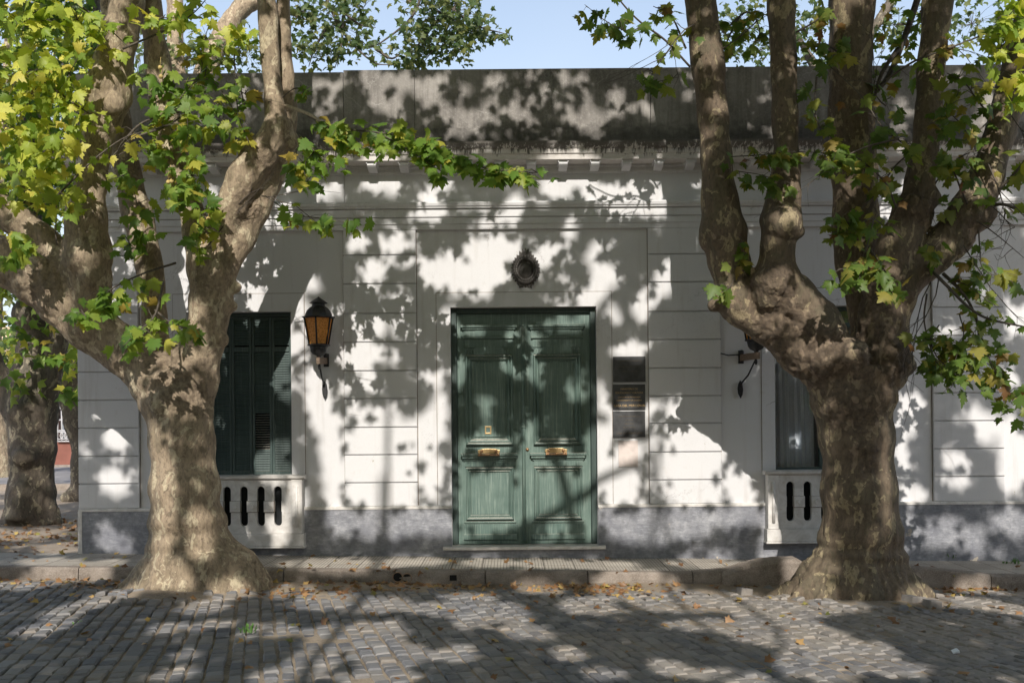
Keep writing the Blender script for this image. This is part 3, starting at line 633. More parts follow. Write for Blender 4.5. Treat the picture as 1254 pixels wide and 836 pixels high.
# windows --------------------------------------------------------
def make_balcony(x0, x1, pxs, ztop_px, refpx, side):
    "stone balustrade slab with slots; x0,x1 outer"
    e = empty('balcony', ((x0+x1)/2, -.1, .2)); Y = -.16
    z = lambda py: Z_(refpx, py, Y); t = ztop_px
    m = MB(); m.prof([(-.052, z(t+4.6)), (Y-.015, z(t+4.6)), (Y-.05, z(t+3)), (Y-.055, z(t+.2)), (-.052, z(t+.0)+.012)], x0-.03, x1+.03); m.build('top_rail', M_marble, e)
    m = MB(); m.cbox(x0-.01, x1+.01, Y-.045, -.052, z(t+86), z(t+71), .006); m.cbox(x0-.02, x1+.02, Y-.055, -.052, z(t+88.5), z(t+86.1), .006); m.build('base_block', M_marble, e)
    # slab with slots
    zl0, zl1 = z(t+70.8), z(t+4.8); loops = [[(x0+.16, zl0), (x1-.16, zl0), (x1-.16, zl1), (x0+.16, zl1)]]
    s = sc(Y); sw = 4.75*s; za, zb = z(t+61.5), z(t+13); zm0, zm1 = z(t+44), z(t+31)
    for px in pxs:
        xc = X_(px, Y); lp = []
        for k in range(9): a = PI*k/8; lp.append((xc+sw*math.cos(a), zb-sw+sw*math.sin(a)))
        lp += [(xc-sw, zm1), (xc-sw*.9, zm1), (xc-sw*.9, zm0), (xc-sw, zm0)]
        for k in range(9): a = PI+PI*k/8; lp.append((xc+sw*math.cos(a), za+sw+sw*math.sin(a)))
        lp += [(xc+sw, zm0), (xc+sw*.9, zm0), (xc+sw*.9, zm1), (xc+sw, zm1)]
        loops.append(lp)
    me = plate(loops, Y, Y+.07, .004); link('slab', me, M_marble, e)
    for a, b in zip(pxs, pxs[1:]):
        xc = X_((a+b)/2, Y); hw = X_(b, Y)-X_(a, Y); hw = hw/2-sw*.9
        g = MB(); g.box(xc-hw-.007, xc+hw+.007, Y-.003, Y-.0003, zm0-.010, zm1+.005); g.build('joint_shade_line', M_grime_shade, e)  # dark outline stands in for shade around and under the boss
        m = MB(); m.cbox(xc-hw, xc+hw, Y-.034, Y-.0005, zm0, zm1, .004); r = .036; zc = (zm0+zm1)/2
        n = 18; m.add([(xc+r*math.cos(2*PI*j/n), Y-.0345, zc+r*math.sin(2*PI*j/n)) for j in range(n)]+[(xc+r*.85*math.cos(2*PI*j/n), Y-.052, zc+r*.85*math.sin(2*PI*j/n)) for j in range(n)], [(j, (j+1) % n, (j+1) % n+n, j+n) for j in range(n)]+[tuple(range(n, 2*n))])
        m.build('boss', M_marble, e)
    for a, b in ((x0+.01, x0+.16), (x1-.16, x1-.01)):
        m = MB(); m.cbox(a, b, Y-.03, -.052, zl0+.001, zl1-.001, .005); xc = (a+b)/2; m.tube([(xc, Y-.032, zl0+.09), (xc, Y-.032, zl1-.09)], .022, 10); m.build('end_pier', M_marble, e)
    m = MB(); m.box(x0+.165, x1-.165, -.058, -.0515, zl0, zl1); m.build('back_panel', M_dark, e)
    return e
e = make_balcony(X_(217, -.16), X_(370.5, -.16), [235.3, 256.1, 276.9, 297.6, 318.4, 339.2], 582.3, 320, -1); tag(e, 'slotted white stone balcony rail under the closed shutters beside the left trunk', 'balcony', 'slotted stone balconies under the windows')
e = make_balcony(X_(938, -.16), X_(1089, -.16), [967, 988.2, 1009.4, 1030.6, 1051.8], 576.2, 980, 1); tag(e, 'slotted white stone balcony rail under the curtained window behind the right trunk', 'balcony', 'slotted stone balconies under the windows')
# left window: shutters
m = MB(); fw = .022; y0 = .10
m.cbox(xa0+.001, xa0+fw, y0, .2, za0, za1-.001, .004); m.cbox(xa1-fw, xa1-.001, y0, .2, za0, za1-.001, .004); m.cbox(xa0+fw, xa1-fw, y0, .2, za1-.06, za1-.001, .004)
m.build('shutter_frame', M_frame, house)
n = 5; lw = (xa1-xa0-2*fw)/n
for i in range(n):
    a = xa0+fw+i*lw+.002; b = a+lw-.004; m = MB(); st = .035; yy = .13+(.006 if i % 2 else 0); t0 = za0+.004; t1 = za1-.062; zm = Z_(310, 427)
    m.cbox(a, a+st, yy, yy+.04, t0, t1, .004); m.cbox(b-st, b, yy, yy+.04, t0, t1, .004)
    for (p, q_) in ((t0, t0+.06), (t1-.04, t1), (zm-.035, zm+.035)): m.cbox(a+st, b-st, yy, yy+.04, p, q_, .003)
    z = t0+.065
    while z < t1-.05:
        if not (zm-.06 < z < zm+.035):
            op = (i == 3 and Z_(310, 551) < z < Z_(310, 508)); dy, dz = (.034, .008) if op else (.016, .030)
            m.add([(a+st, yy+.004, z), (b-st, yy+.004, z), (b-st, yy+.004+dy, z+dz), (a+st, yy+.004+dy, z+dz), (a+st, yy+.010, z-.004), (b-st, yy+.010, z-.004), (b-st, yy+.010+dy, z+dz-.004), (a+st, yy+.010+dy, z+dz-.004)],
                  [(0, 1, 2, 3), (4, 7, 6, 5), (0, 4, 5, 1), (2, 6, 7, 3)])
        z += .034
    m.build('shutter', M_shut, house)
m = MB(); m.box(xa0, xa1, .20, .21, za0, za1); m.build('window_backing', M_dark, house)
for a, b, z in ((xa0, xa1, za0), (xb0, xb1, zb0)): m = MB(); m.cbox(a+.001, b-.001, -.05, .20, z-.03, z-.001, .003); m.build('window_sill', M_marble, house)
# right window: casement with glass and curtain
m = MB(); fw = .045
m.cbox(xb0+.001, xb0+fw, .13, .2, zb0, zb1-.001, .005); m.cbox(xb1-fw, xb1-.001, .13, .2, zb0, zb1-.001, .005); m.cbox(xb0+fw, xb1-fw, .13, .2, zb1-.06, zb1-.001, .005); m.cbox(xb0+fw, xb1-fw, .13, .2, zb0, zb0+.05, .005)
xc = (xb0+xb1)/2; m.cbox(xc-.04, xc+.04, .12, .2, zb0+.05, zb1-.06, .005); m.cbox(xb0+fw, xb1-fw, .125, .2, Z_(1000, 400), Z_(1000, 394), .005)
wf = m.build('window_frame', M_frame, house)
def glassmat():
    t = NT('window_glass'); g = t.n.new('ShaderNodeBsdfGlossy'); g.inputs[1].default_value = .03; g.inputs[0].default_value = (.8, .85, .9, 1)
    tr = t.n.new('ShaderNodeBsdfTransparent'); fr = t.n.new('ShaderNodeFresnel'); fr.inputs[0].default_value = 1.5; mx = t.n.new('ShaderNodeMixShader')
    t.l(t.math('ADD', fr.outputs[0], .05), mx.inputs[0]); t.l(tr.outputs[0], mx.inputs[1]); t.l(g.outputs[0], mx.inputs[2]); t.l(mx.outputs[0], t.out.inputs[0]); return t.m
M_glass = glassmat()
m = MB(); m.box(xb0+fw, xb1-fw, .160, .164, zb0+.05, zb1-.06); m.build('window_glass', M_glass, house)
m = MB(); n = 70; vs = []; xw0, xw1 = xb0+.05, xb0+.62
for j in range(9):
    z = zb0+.03+(zb1-zb0-.08)*j/8
    for i in range(n+1):
        u = i/n; x = xw0+(xw1-xw0)*(u*(.86+.14*(1-j/8)) + .03*math.sin(j*.4)*u); vs.append((x, .225+.028*math.sin(u*34+.5*math.sin(j*.6))+.012*math.sin(u*83+j*.3), z))
m.add(vs, [(j*(n+1)+i, j*(n+1)+i+1, (j+1)*(n+1)+i+1, (j+1)*(n+1)+i) for j in range(8) for i in range(n)], 0, True)
m.build('curtain', simple('curtain_cloth', (.80, .86, .93), .9, 0, .1, 60, .2), house)
m = MB(); m.box(xc+.25, xb1, .30, .302, zb0, zb1); m.build('inner_curtain', simple('dull_curtain', (.20, .22, .24), .9, 0, .2, 30, .2), house)

# wall crest -----------------------------------------------------
c = W(643.5, 330, -.03); crest = MB(); n = 60; s = sc(0); lp = []
for k in range(n):
    a = 2*PI*k/n; jag = 1+.085*(1 if k % 2 else -1)+.02*math.sin(k*2.7)
    rx = 16.8*s; rz = 20.5*s; r = 1
    x = math.cos(a)*rx*jag; z = math.sin(a)*rz*jag
    if math.sin(a) > .82: z += 4.5*s*(1-((1-math.sin(a))/.18))*1.0
    if math.sin(a) < -.86 and abs(math.cos(a)) > .22: z -= 3*s
    lp.append((c.x+x, c.z+z))
to_mb(crest, plate([lp], -.04, -.016, .004))
for ring, rr, nn in ((1, .86, 34), (.8, .70, 28)):
    for k in range(nn):
        a = 2*PI*k/nn; x = c.x+math.cos(a)*16*s*rr*.98; z = c.z+math.sin(a)*19*s*rr; crest.sphere((x, -.05, z), .026, 6, 5, 0, (1.0, .8, 1.3))
crest.sphere((c.x, -.045, c.z-2*s), 8.2*s, 20, 12, 0, (1, .38, 1.25))
crest.box(c.x-7*s, c.x+7*s, -.078, -.07, c.z-1.3*s, c.z-.9*s)
for k in range(17):
    a = PI*k/16; crest.tube([(c.x+math.cos(a)*3*s, -.06, c.z+14*s+math.sin(a)*2*s), (c.x+math.cos(a)*6.5*s, -.05, c.z+14*s+math.sin(a)*7.5*s)], [.012, .003], 5)
crest.sphere((c.x, -.06, c.z+14.5*s), 3.4*s, 12, 8, 0, (1, .6, 1))
cr = crest.build('wall_crest', M_bronze); tag(cr, 'dark bronze oval crest fixed to the white wall above the door', 'crest')

# plaques --------------------------------------------------------
def plaque(x0, x1, y0, y1, lab, lines, M_l, size):
    e = empty('plaque', W((x0+x1)/2, (y0+y1)/2, 0)); tag(e, lab, 'plaque', 'dark plaques beside the door')
    m = MB(); X0, X1, Z0, Z1 = X_(x0), X_(x1), Z_(770, y1-.5), Z_(770, y0+.5); m.cbox(X0, X1, -.032, -.0145, Z0, Z1, .004); m.build('plate', M_slate, e)
    mm = MB()
    for (txt, fr, k) in lines: to_mb(mm, text_mesh(txt, size*k*.78, ((X0+X1)/2, -.0335, Z1-(Z1-Z0)*fr)))
    mm.build('lettering', M_l, e, recalc=False)
plaque(751, 790.5, 436, 468, 'topmost of the three dark plaques right of the door', [('COLONIA DEL SACRAMENTO', .2, .7), ('INTENDENCIA DE COLONIA', .42, .6), ('CULTURA Y TURISMO', .6, .6)], M_goldfaint, .047)
plaque(750.7, 790, 470, 501.3, 'middle dark plaque right of the door with gilt lettering', [('MINISTERIO DE', .22, .9), ('EDUCACION Y CULTURA', .37, .85), ('COMISION DE PATRIMONIO', .54, .64), ('DEPARTAMENTO DE COLONIA', .67, .64), ('CASA DEL MERCOSUR', .90, 1.12)], M_gold, .050)
plaque(750.3, 789.6, 502.8, 535.6, 'lowest of the three dark plaques right of the door', [('CENTRO DE INFORMACION', .22, .6), ('ARCHIVO', .36, .6), ('BIBLIOTECA', .5, .6), ('SALA DE ACTOS', .64, .6), ('CASA DEL MERCOSUR', .88, .95)], M_goldfaint, .050)

# wall lanterns --------------------------------------------------
def amber():
    t = NT('amber_glass'); v = t.voro(40); c = t.mix(t.ramp(v, [(.1, 0), (.6, 1)]), (.52, .20, .035), (.80, .38, .09))
    t.bump(v, .5, .004); t.fin(c, .22)
    tl = t.n.new('ShaderNodeBsdfTranslucent'); t.l(c, tl.inputs[0]); mx = t.n.new('ShaderNodeMixShader'); mx.inputs[0].default_value = .35
    t.l(t.b.outputs[0], mx.inputs[1]); t.l(tl.outputs[0], mx.inputs[2]); t.l(mx.outputs[0], t.out.inputs[0]); return t.m
M_amber = amber()
def lantern(cx, ytop, plate_x, plate_y, Yl, tip, label, angle):
    s = sc(Yl); base = W(cx, ytop, Yl); e = empty('wall_lantern', (base.x, 0, W(cx, ytop+70, 0).z)); tag(e, label, 'lantern', 'wall lanterns beside the windows')
    zz = lambda d: base.z-d*s
    m = MB(); c = (base.x, Yl, 0)
    m.lathe(c, [(19*s, zz(25.5)), (20*s, zz(24.8)), (20*s, zz(24)), (16.6*s, zz(23.6)), (16*s, zz(20)), (14*s, zz(16)), (11*s, zz(12.8)), (8*s, zz(11)), (7.6*s, zz(8)), (11*s, zz(7.4)), (11*s, zz(6.8)), (5*s, zz(2.5)), (1.2*s, zz(0)), (.2*s, zz(-1))], 12, 0, False)
    m.build('roof', M_iron, e)
    m = MB(); m.lathe(c, [(11.3*s, zz(58)), (17.2*s, zz(26))], 6, 0, False); m.build('lamp_glass', M_amber, e)
    m = MB()
    for j in range(6):
        a = 2*PI*(j+.5)/6; m.tube([(c[0]+18.4*s*math.cos(a), c[1]+18.4*s*math.sin(a), zz(25)), (c[0]+12.2*s*math.cos(a), c[1]+12.2*s*math.sin(a), zz(58))], 1.1*s, 6)
    m.lathe(c, [(11.5*s, zz(59.6)), (13.8*s, zz(59.2)), (13.8*s, zz(57.6)), (12*s, zz(57.4))], 24); m.build('glazing_bars', M_iron, e)
    m = MB(); m.lathe(c, [(1.6*s, zz(75)), (2.6*s, zz(73)), (3*s, zz(71.5)), (7.5*s, zz(69.5)), (10*s, zz(66)), (11*s, zz(61)), (11*s, zz(59.7))], 24); m.build('bowl', M_iron, e)
    # bracket
    wp = W(plate_x, plate_y, -.02); m = MB(); zc_ = zz(76.5)
    a = Vector((base.x, Yl, zc_)); b = Vector((wp.x, -.02, wp.z)); d = (b-a); n = Vector((-d.y, d.x, 0)).normalized()*.022
    up = Vector((0, 0, .055)); a2 = a-d.normalized()*.06
    vs = [a2-n-up, a2+n-up, b+n-up, b-n-up, a2-n+up*.6, a2+n+up*.6, b+n+up*.6, b-n+up*.6]
    m.add(vs, [(0, 3, 2, 1), (4, 5, 6, 7), (0, 1, 5, 4), (1, 2, 6, 5), (2, 3, 7, 6), (3, 0, 4, 7)]); m.build('bracket_arm', simple('rusty_arm', (.17, .12, .085), .7, .2, .3, 30, .4), e)
    m = MB(); m.box(wp.x-.035, wp.x+.035, -.03, -.0005, wp.z-.09, wp.z+.09); m.sphere((wp.x, -.05, wp.z+.06), .035, 10, 8); m.build('wall_plate', M_iron, e)
    m = MB(); tp = W(tip[0], tip[1], -.04); p0 = a+Vector((0, .02, -.05))
    m.tube([p0, p0.lerp(tp, .5)+Vector((0, -.01, -.01)), tp+Vector((0, 0, .07))], .012, 8)
    lp = [(0, 12), (2.6, 8), (3.6, 0), (3.0, -6), (.4, -11), (-2.6, -5), (-3.2, 2), (-2.4, 7)]
    to_mb(m, plate([[(tp.x+u*s, tp.z+v*s) for u, v in lp]], -.05, -.02, .004)); m.sphere(p0-Vector((0, 0, .04)), .022, 8, 6, 0, (1, 1, 2)); m.build('scroll_stay', M_iron, e)
    return e, wp
lantern(390, 364, 399.5, 441, -.42, (397.5, 478), 'iron wall lantern with amber glass between the shuttered window and the door', 0)
e2, wp = lantern(925.5, 358, 907.5, 437, -.42, (906.5, 477), 'iron wall lantern half hidden behind the limbs of the right tree', 0)
m = MB(); m.tube([W(882.5, 432.5, -.05), W(892, 435, -.03), W(906, 434, -.045)], .008, 6); m.build('cable', M_iron, e2)

# ------------------------------------------------------------------ light map: where the sun gets through the crowns
LIT = []
def add_lit(px, py, rx, ry, Y=0.0, ground=None):
    if ground is None:
        p = W(px, py, Y); u, v = UV(p); s = sc(Y); LIT.append((u, v, rx*s, ry*s))
    else:
        a, b = ground_pt(px, py-ry, ground), ground_pt(px, py+ry, ground); c, d = ground_pt(px-rx, py, ground), ground_pt(px+rx, py, ground)
        ua, va = UV(a); ub, vb = UV(b); uc, _ = UV(c); ud, _ = UV(d)
        LIT.append(((uc+ud)/2, (va+vb)/2, (ud-uc)/2, (va-vb)/2))
WALL = '''468 97 28 12;497 95 14 9;472 127 20 12;526 108 18 20;543 96 12 9;569 154 16 15;554 137 20 10;610 95 9 8;597 104 8 7;630 122 9 9;639 140 13 12;608 145 7 8;619 133 8 8;646 93 7 6;698 135 10 9;719 136 8 7;705 95 24 8;755 119 11 9;757 138 9 6;737 147 7 8;723 154 11 9;786 129 9 6;300 118 10 20;405 112 8 20
461 222 20 15;484 226 11 10;445 205 10 14;547 222 9 9;683 230 16 14;710 222 9 16;743 236 28 15;793 210 6 9;526 240 16 9;633 258 13 13;664 254 8 7;527 266 26 10;572 258 11 8;698 280 8 14;712 258 8 10;590 205 14 8;500 200 12 8;760 265 20 8;610 275 22 8;280 195 20 12;255 245 14 16;330 225 12 20;380 230 14 22
601 302 38 16;572 334 56 20;540 330 28 22;666 309 15 17;587 361 15 5;741 337 17 13;730 312 9 15;716 361 23 8;669 362 8 5;651 341 8 5;486 298 19 16;459 330 15 16;440 298 16 13;504 323 7 7;448 359 15 17;490 370 15 12;533 402 18 17;447 402 15 13;497 402 17 12;450 434 16 15;454 470 15 14;543 470 9 10;526 460 13 10;479 441 12 9
454 503 34 9;465 531 44 18;465 564 44 16;526 524 17 20;540 502 9 20;518 553 9 14;460 595 42 26;530 582 16 26;478 640 48 17;527 637 22 17;417 640 14 15;495 600 18 20;430 560 12 30
393 490 16 28;380 460 11 15;366 409 7 13;411 520 9 15;405 545 12 20;408 611 9 17;407 580 11 26;336 305 9 14;319 359 7 7;388 348 5 6;340 330 6 8
143 524 15 30;155 512 9 12;144 589 22 17;136 660 15 17;152 674 12 8
600 607 42 40;690 602 32 40;600 532 26 14;585 475 15 9;575 396 22 6;625 421 17 26;656 425 11 42;705 470 14 11;690 386 26 6;566 600 9 60;650 560 14 60;680 545 26 12;597 415 16 8;725 590 9 60;560 430 6 40
741 545 9 60;765 428 16 11;777 427 17 13;788 371 13 18;811 348 12 16;805 495 13 10;797 645 52 20;850 640 30 14;768 592 18 22;752 600 12 25;768 555 17 17;800 560 12 40;770 510 20 20;540 430 10 10
835 512 24 22;860 545 30 27;830 570 42 22;850 600 38 15;905 588 18 18;917 570 9 18;870 636 62 12;915 615 16 16;895 520 14 20;940 640 9 30;820 330 10 8;838 300 9 9
1116 605 19 11;1115 500 16 26;1105 560 11 26;1250 388 22 22;1157 405 15 9;1182 506 11 11;1222 531 26 18;1250 555 26 24;1166 563 16 11;1200 517 15 9;1239 582 16 20;1110 650 14 20;1155 652 22 15;1186 660 18 13;1230 637 22 13;1205 675 16 10;1236 460 14 14;1170 590 18 10;1225 250 12 14;1215 130 14 22;1195 165 12 12
287 517 9 17;305 481 5 11;352 474 6 8;340 562 15 36;345 652 13 26;362 610 11 22;330 590 14 6;420 700 10 10'''
for ln in WALL.split('\n'):
    for q in ln.split(';'): add_lit(*[float(v) for v in q.split()])
TREE = '''192 600 13 80 -2.3;190 692 22 24 -2.3;238 640 12 30 -2.3;215 470 30 18 -2.3;245 402 20 14 -2.3;160 462 14 14 -2.2;213 700 14 14 -2.4;265 712 11 9 -2.4;112 130 18 34 -2;105 165 12 24 -2;137 112 18 24 -2;148 40 14 30 -2;105 312 12 22 -2.2;316 202 20 18 -2.2;300 172 14 16 -2.2;332 92 10 62 -2;290 305 10 22 -2;272 425 10 32 -2.2;335 160 12 12 -2.2;60 290 24 10 -2.3;300 250 12 14 -2.2;175 540 9 50 -2.3;290 270 10 10 -2.2;345 40 8 40 -1.6
1014 560 14 60 -2.3;1010 650 15 50 -2.3;990 715 28 16 -2.3;975 462 13 26 -2.2;925 390 22 15 -2.2;890 372 14 14 -2;962 288 22 14 -2.2;990 392 18 26 -2.2;1003 432 22 18 -2.2;1086 345 7 10 -2;958 120 8 14 -1.8;960 250 16 8 -2.2;1085 560 5 90 -2.2
95 100 90 110 -2.6;50 200 60 70 -2.4;170 60 50 50 -2.4;300 60 40 50 -2;350 205 30 14 -2.4;110 380 22 28 -3;180 400 40 22 -3;170 350 40 20 -3;430 175 60 22 -2.6;510 185 45 22 -2.6;400 230 30 30 -2.6;390 280 20 14 -2.6;1235 100 30 90 -2.8;1240 40 30 60 -2.8;1075 350 26 30 -3;1040 330 16 20 -3;1180 470 30 30 -2.6;1225 500 20 20 -2.6;250 200 60 60 -2.6;220 110 60 50 -2.4;20 310 20 24 -2.6;1020 180 40 20 -2.8;1200 20 40 30 -2.6;840 20 60 30 -2.4'''
for ln in TREE.split('\n'):
    for q in ln.split(';'):
        a = [float(v) for v in q.split()]; add_lit(*a)
GRD = '''50 770 22 8;85 748 22 10;120 735 20 8;150 727 18 6;205 768 16 6;250 742 22 8;285 726 18 5;230 800 16 5;215 825 22 8;360 722 22 8;400 735 40 9;460 740 40 8;440 775 50 14;480 800 40 14;470 828 40 8;380 810 26 20;330 828 16 8;540 745 40 7;600 748 40 10;575 730 30 5;660 720 26 5;640 770 24 8;560 800 20 10;720 740 30 8;780 722 46 12;830 740 40 8;880 735 40 10;940 745 50 14;860 765 36 7;960 775 60 14;1030 795 60 12;1000 815 40 14;900 825 36 9;820 815 20 8;1100 815 26 10;1140 735 34 6;1190 738 34 7;1235 745 20 8;1200 722 20 5;1010 742 40 6;700 800 16 8;740 825 22 7'''
for q in GRD.split(';'): add_lit(*[float(v) for v in q.split()], ground=.16)
for q in '20 703 34 5;90 694 40 6;60 686 30 4;425 690 70 6;500 687 40 5;600 688 30 5;700 690 70 5;870 690 40 7;40 655 30 6;30 620 14 8;130 690 20 5'.split(';'): add_lit(*[float(v) for v in q.split()], ground=0)
for _ in range(150):
    add_lit(random.uniform(110, 1240), random.choice([random.uniform(90, 170), random.uniform(205, 600)]), random.uniform(4, 8), random.uniform(4, 9))
LA = np.array(LIT)
def lit_mask(u, v, k=1.10, e=.015):
    out = np.zeros(len(u), bool)
    for cu, cv, ru, rv in LA: out |= ((u-cu)/(ru*k+e))**2+((v-cv)/(rv*k+e))**2 < 1
    return out

# ------------------------------------------------------------------ leaves
HALF = [(0, 0), (.12, -.06), (.37, -.07), (.30, .06), (.47, .10), (.34, .20), (.61, .37), (.44, .41), (.42, .53), (.21, .47), (.27, .65), (.15, .69), (.10, .86), (0, 1.03)]
OUT = HALF+[(-x, y) for x, y in HALF[-2:0:-1]]
LT = np.array([(0, .30, 0)]+[(x, y, 0) for x, y in OUT]); LT[:, 2] = -.30*np.abs(LT[:, 0])-.22*(LT[:, 1]-.3)**2
LF = [(0, i, i % len(OUT)+1) for i in range(1, len(OUT)+1)]
H2 = [(0, 0), (.38, -.03), (.30, .16), (.58, .38), (.24, .50), (0, 1)]; O2 = H2+[(-x, y) for x, y in H2[-2:0:-1]]
LT2 = np.array([(0, .30, 0)]+[(x, y, 0) for x, y in O2]); LT2[:, 2] = -.3*np.abs(LT2[:, 0])-.22*(LT2[:, 1]-.3)**2; LF2 = [(0, i, i % len(O2)+1) for i in range(1, len(O2)+1)]
LT3 = np.array([(0, 0, 0), (.5, .25, -.12), (.28, .8, 0), (-.28, .8, 0), (-.5, .25, -.12)]); LF3 = [(0, 1, 2, 3, 4)]
def leaf_mesh(name, P, N, T, sz, tpl=(LT, LF), mat=None, parent=None):
    "P pos, N normal, T tip direction, sz size"
    V, F = tpl; n = len(P); N = N/np.linalg.norm(N, axis=1)[:, None]; T = T-(T*N).sum(1)[:, None]*N; T = T/(np.linalg.norm(T, axis=1)[:, None]+1e-9); B = np.cross(T, N)
    wv = rng.uniform(.85, 1.15, n)
    curl = rng.uniform(.1, 2.7, n)
    co = P[:, None, :]+sz[:, None, None]*(B[:, None, :]*(V[None, :, 0:1]*wv[:, None, None])+T[:, None, :]*V[None, :, 1:2]+N[:, None, :]*(V[None, :, 2:3]*curl[:, None, None]))
    k = len(V); fl = len(F[0]); nf = len(F); FA = np.array(F); idx = (FA[None]+(np.arange(n)*k)[:, None, None]).reshape(-1)
    me = bpy.data.meshes.new(name); me.vertices.add(n*k); me.vertices.foreach_set('co', co.reshape(-1).astype(np.float32))
    me.loops.add(len(idx)); me.loops.foreach_set('vertex_index', idx.astype(np.int32)); me.polygons.add(n*nf)
    me.polygons.foreach_set('loop_start', (np.arange(n*nf)*fl).astype(np.int32)); me.polygons.foreach_set('loop_total', np.full(n*nf, fl, np.int32)); me.update(calc_edges=True)
    return link(name, me, mat, parent)
def leaf_dirs(n, face=(0, -1, .55), spread=.75, droop=.9):
    N = np.array(face)[None]+rng.normal(0, spread, (n, 3)); T = np.stack([rng.normal(0, .75, n), rng.normal(-.1, .45, n), -droop+rng.normal(0, .4, n)], 1); return N, T

def catmull(P, n=6):
    P = [np.array(p, float) for p in P]; Q = [2*P[0]-P[1]]+P+[2*P[-1]-P[-2]]; out = []
    for i in range(1, len(Q)-2):
        for k in range(n):
            t = k/n; a, b, c, d = Q[i-1], Q[i], Q[i+1], Q[i+2]
            out.append(.5*((2*b)+(-a+c)*t+(2*a-5*b+4*c-d)*t*t+(-a+3*b-3*c+d)*t**3))
    out.append(P[-1]); return out
def wood(name, limbs, knobs, mat, parent, voxel=.025, smooth=8, amp=.012, roots=None, rug=None, extra_world=None, flat=None):
    "organic trunk: tubes and knobs fused by a voxel remesh, then weathered"
    m = MB()
    for lb in limbs:
        pts = []
        for (px, py, r, Y) in lb: p = W(px, py, Y); pts.append((p.x, p.y, p.z, r*sc(Y)))
        q = catmull(pts, 5); m.tube([v[:3] for v in q], [max(.01, v[3]*(1+.05*math.sin(i*1.3))) for i, v in enumerate(q)], 14)
        m.sphere(q[0][:3], q[0][3]*.98, 12, 8)
    for (px, py, r, Y) in knobs: p = W(px, py, Y); m.sphere(p, r*sc(Y), 12, 8, 0, (1, 1, random.uniform(.8, 1.1)))
    if extra_world:
        for pts, rs in extra_world:
            q = catmull([(*p, r) for p, r in zip(pts, rs)], 5); m.tube([v[:3] for v in q], [max(.008, v[3]) for v in q], 10)
    if roots:
        for (pts) in roots:
            q = catmull(pts, 5); m.tube([v[:3] for v in q], [max(.015, v[3]) for v in q], 10)
    o = m.build(name, None); o.data.materials.clear()
    md = o.modifiers.new('r', 'REMESH'); md.mode = 'VOXEL'; md.voxel_size = voxel
    sm = o.modifiers.new('s', 'SMOOTH'); sm.factor = .5; sm.iterations = smooth
    dg = bpy.context.evaluated_depsgraph_get(); me = bpy.data.meshes.new_from_object(o.evaluated_get(dg)); bpy.data.objects.remove(o)
    nv = len(me.vertices); co = np.empty(nv*3, np.float32); me.vertices.foreach_get('co', co); co = co.reshape(-1, 3); no = np.empty(nv*3, np.float32); me.vertices.foreach_get('normal', no); no = no.reshape(-1, 3)
    rg = np.zeros(nv, np.float32)
    if rug:
        for (px, py, r, Y) in rug:
            p = W(px, py, Y); d = np.linalg.norm(co-np.array(p)[None], axis=1)/(r*sc(Y)); rg = np.maximum(rg, np.clip(1.3-d, 0, 1))
    if flat is not None:
        k_ = np.clip(1-(co[:, 2]-.1)/.8, 0, 1)*.38; co[:, 1] = co[:, 1]+(flat-co[:, 1])*k_
    d = np.empty(nv, np.float32)
    for i in range(nv):
        x, y, z = co[i]; v = Vector((x*2.6, y*2.6, z*1.5)); a = noise.noise(v)*2.2+noise.noise(v*3.1)*1.0; b = noise.noise(Vector((x*22, y*22, z*6)))*.45
        q_ = Vector((x*9, y*9, z*9)); g3 = noise.noise(Vector((x*8, y*8, z*1.1))); low = max(0, 1.3-z)
        d[i] = amp*(a+b*(1+2*rg[i])+rg[i]*(noise.noise(q_)*3.2+noise.noise(q_*2.3)*1.6-abs(noise.noise(q_*1.4+Vector((3, 1, 7))))*2.0)-max(0, abs(g3)*-4+.8)*(.7+low*1.3))
    co += no*d[:, None]; me.vertices.foreach_set('co', co.reshape(-1)); me.polygons.foreach_set('use_smooth', np.ones(len(me.polygons), bool))
    at = me.attributes.new('rugged', 'FLOAT', 'POINT'); at.data.foreach_set('value', rg); me.update(); me.materials.clear()
    return link(name, me, mat, parent)

# ---- crowns out of the frame, leaves left out to shape the sun patches
def shade_crown(name, u0, u1, v0, v1, y0, y1, n, parent, size=(.15, .24), rand_holes=False):
    u = rng.uniform(u0, u1, n); v = rng.uniform(v0, v1, n); y = rng.uniform(y0, y1, n)
    keep = ~lit_mask(u, v, 1.22, .05)
    nz = np.array([noise.noise(Vector((a*.9+31, b*.9, 7)))+.5*noise.noise(Vector((a*2.3, b*2.3, 2))) for a, b in zip(u, v)])
    out = (u < -6.1) | (u > 7.3) | (v > 5.0)
    keep &= ~((nz > .22) & out) 
    keep &= ~((nz > .50) & ~out)
    u, v, y = u[keep], v[keep], y[keep]; k = len(u)
    P = np.stack([u+y*KX, y, v+y*KZ], 1); N, T = leaf_dirs(k, (0, -.6, .8), .6)
    P -= 0.0; sz = rng.uniform(*size, k)
    N_, T_ = N, T
    # centre the blade on the ray
    Nn = N/np.linalg.norm(N, axis=1)[:, None]; Tn = T-(T*Nn).sum(1)[:, None]*Nn; Tn /= np.linalg.norm(Tn, axis=1)[:, None]; P = P-Tn*(sz*.4)[:, None]
    return leaf_mesh(name, P, N, T, sz, (LT3, LF3), M_leaf, parent)
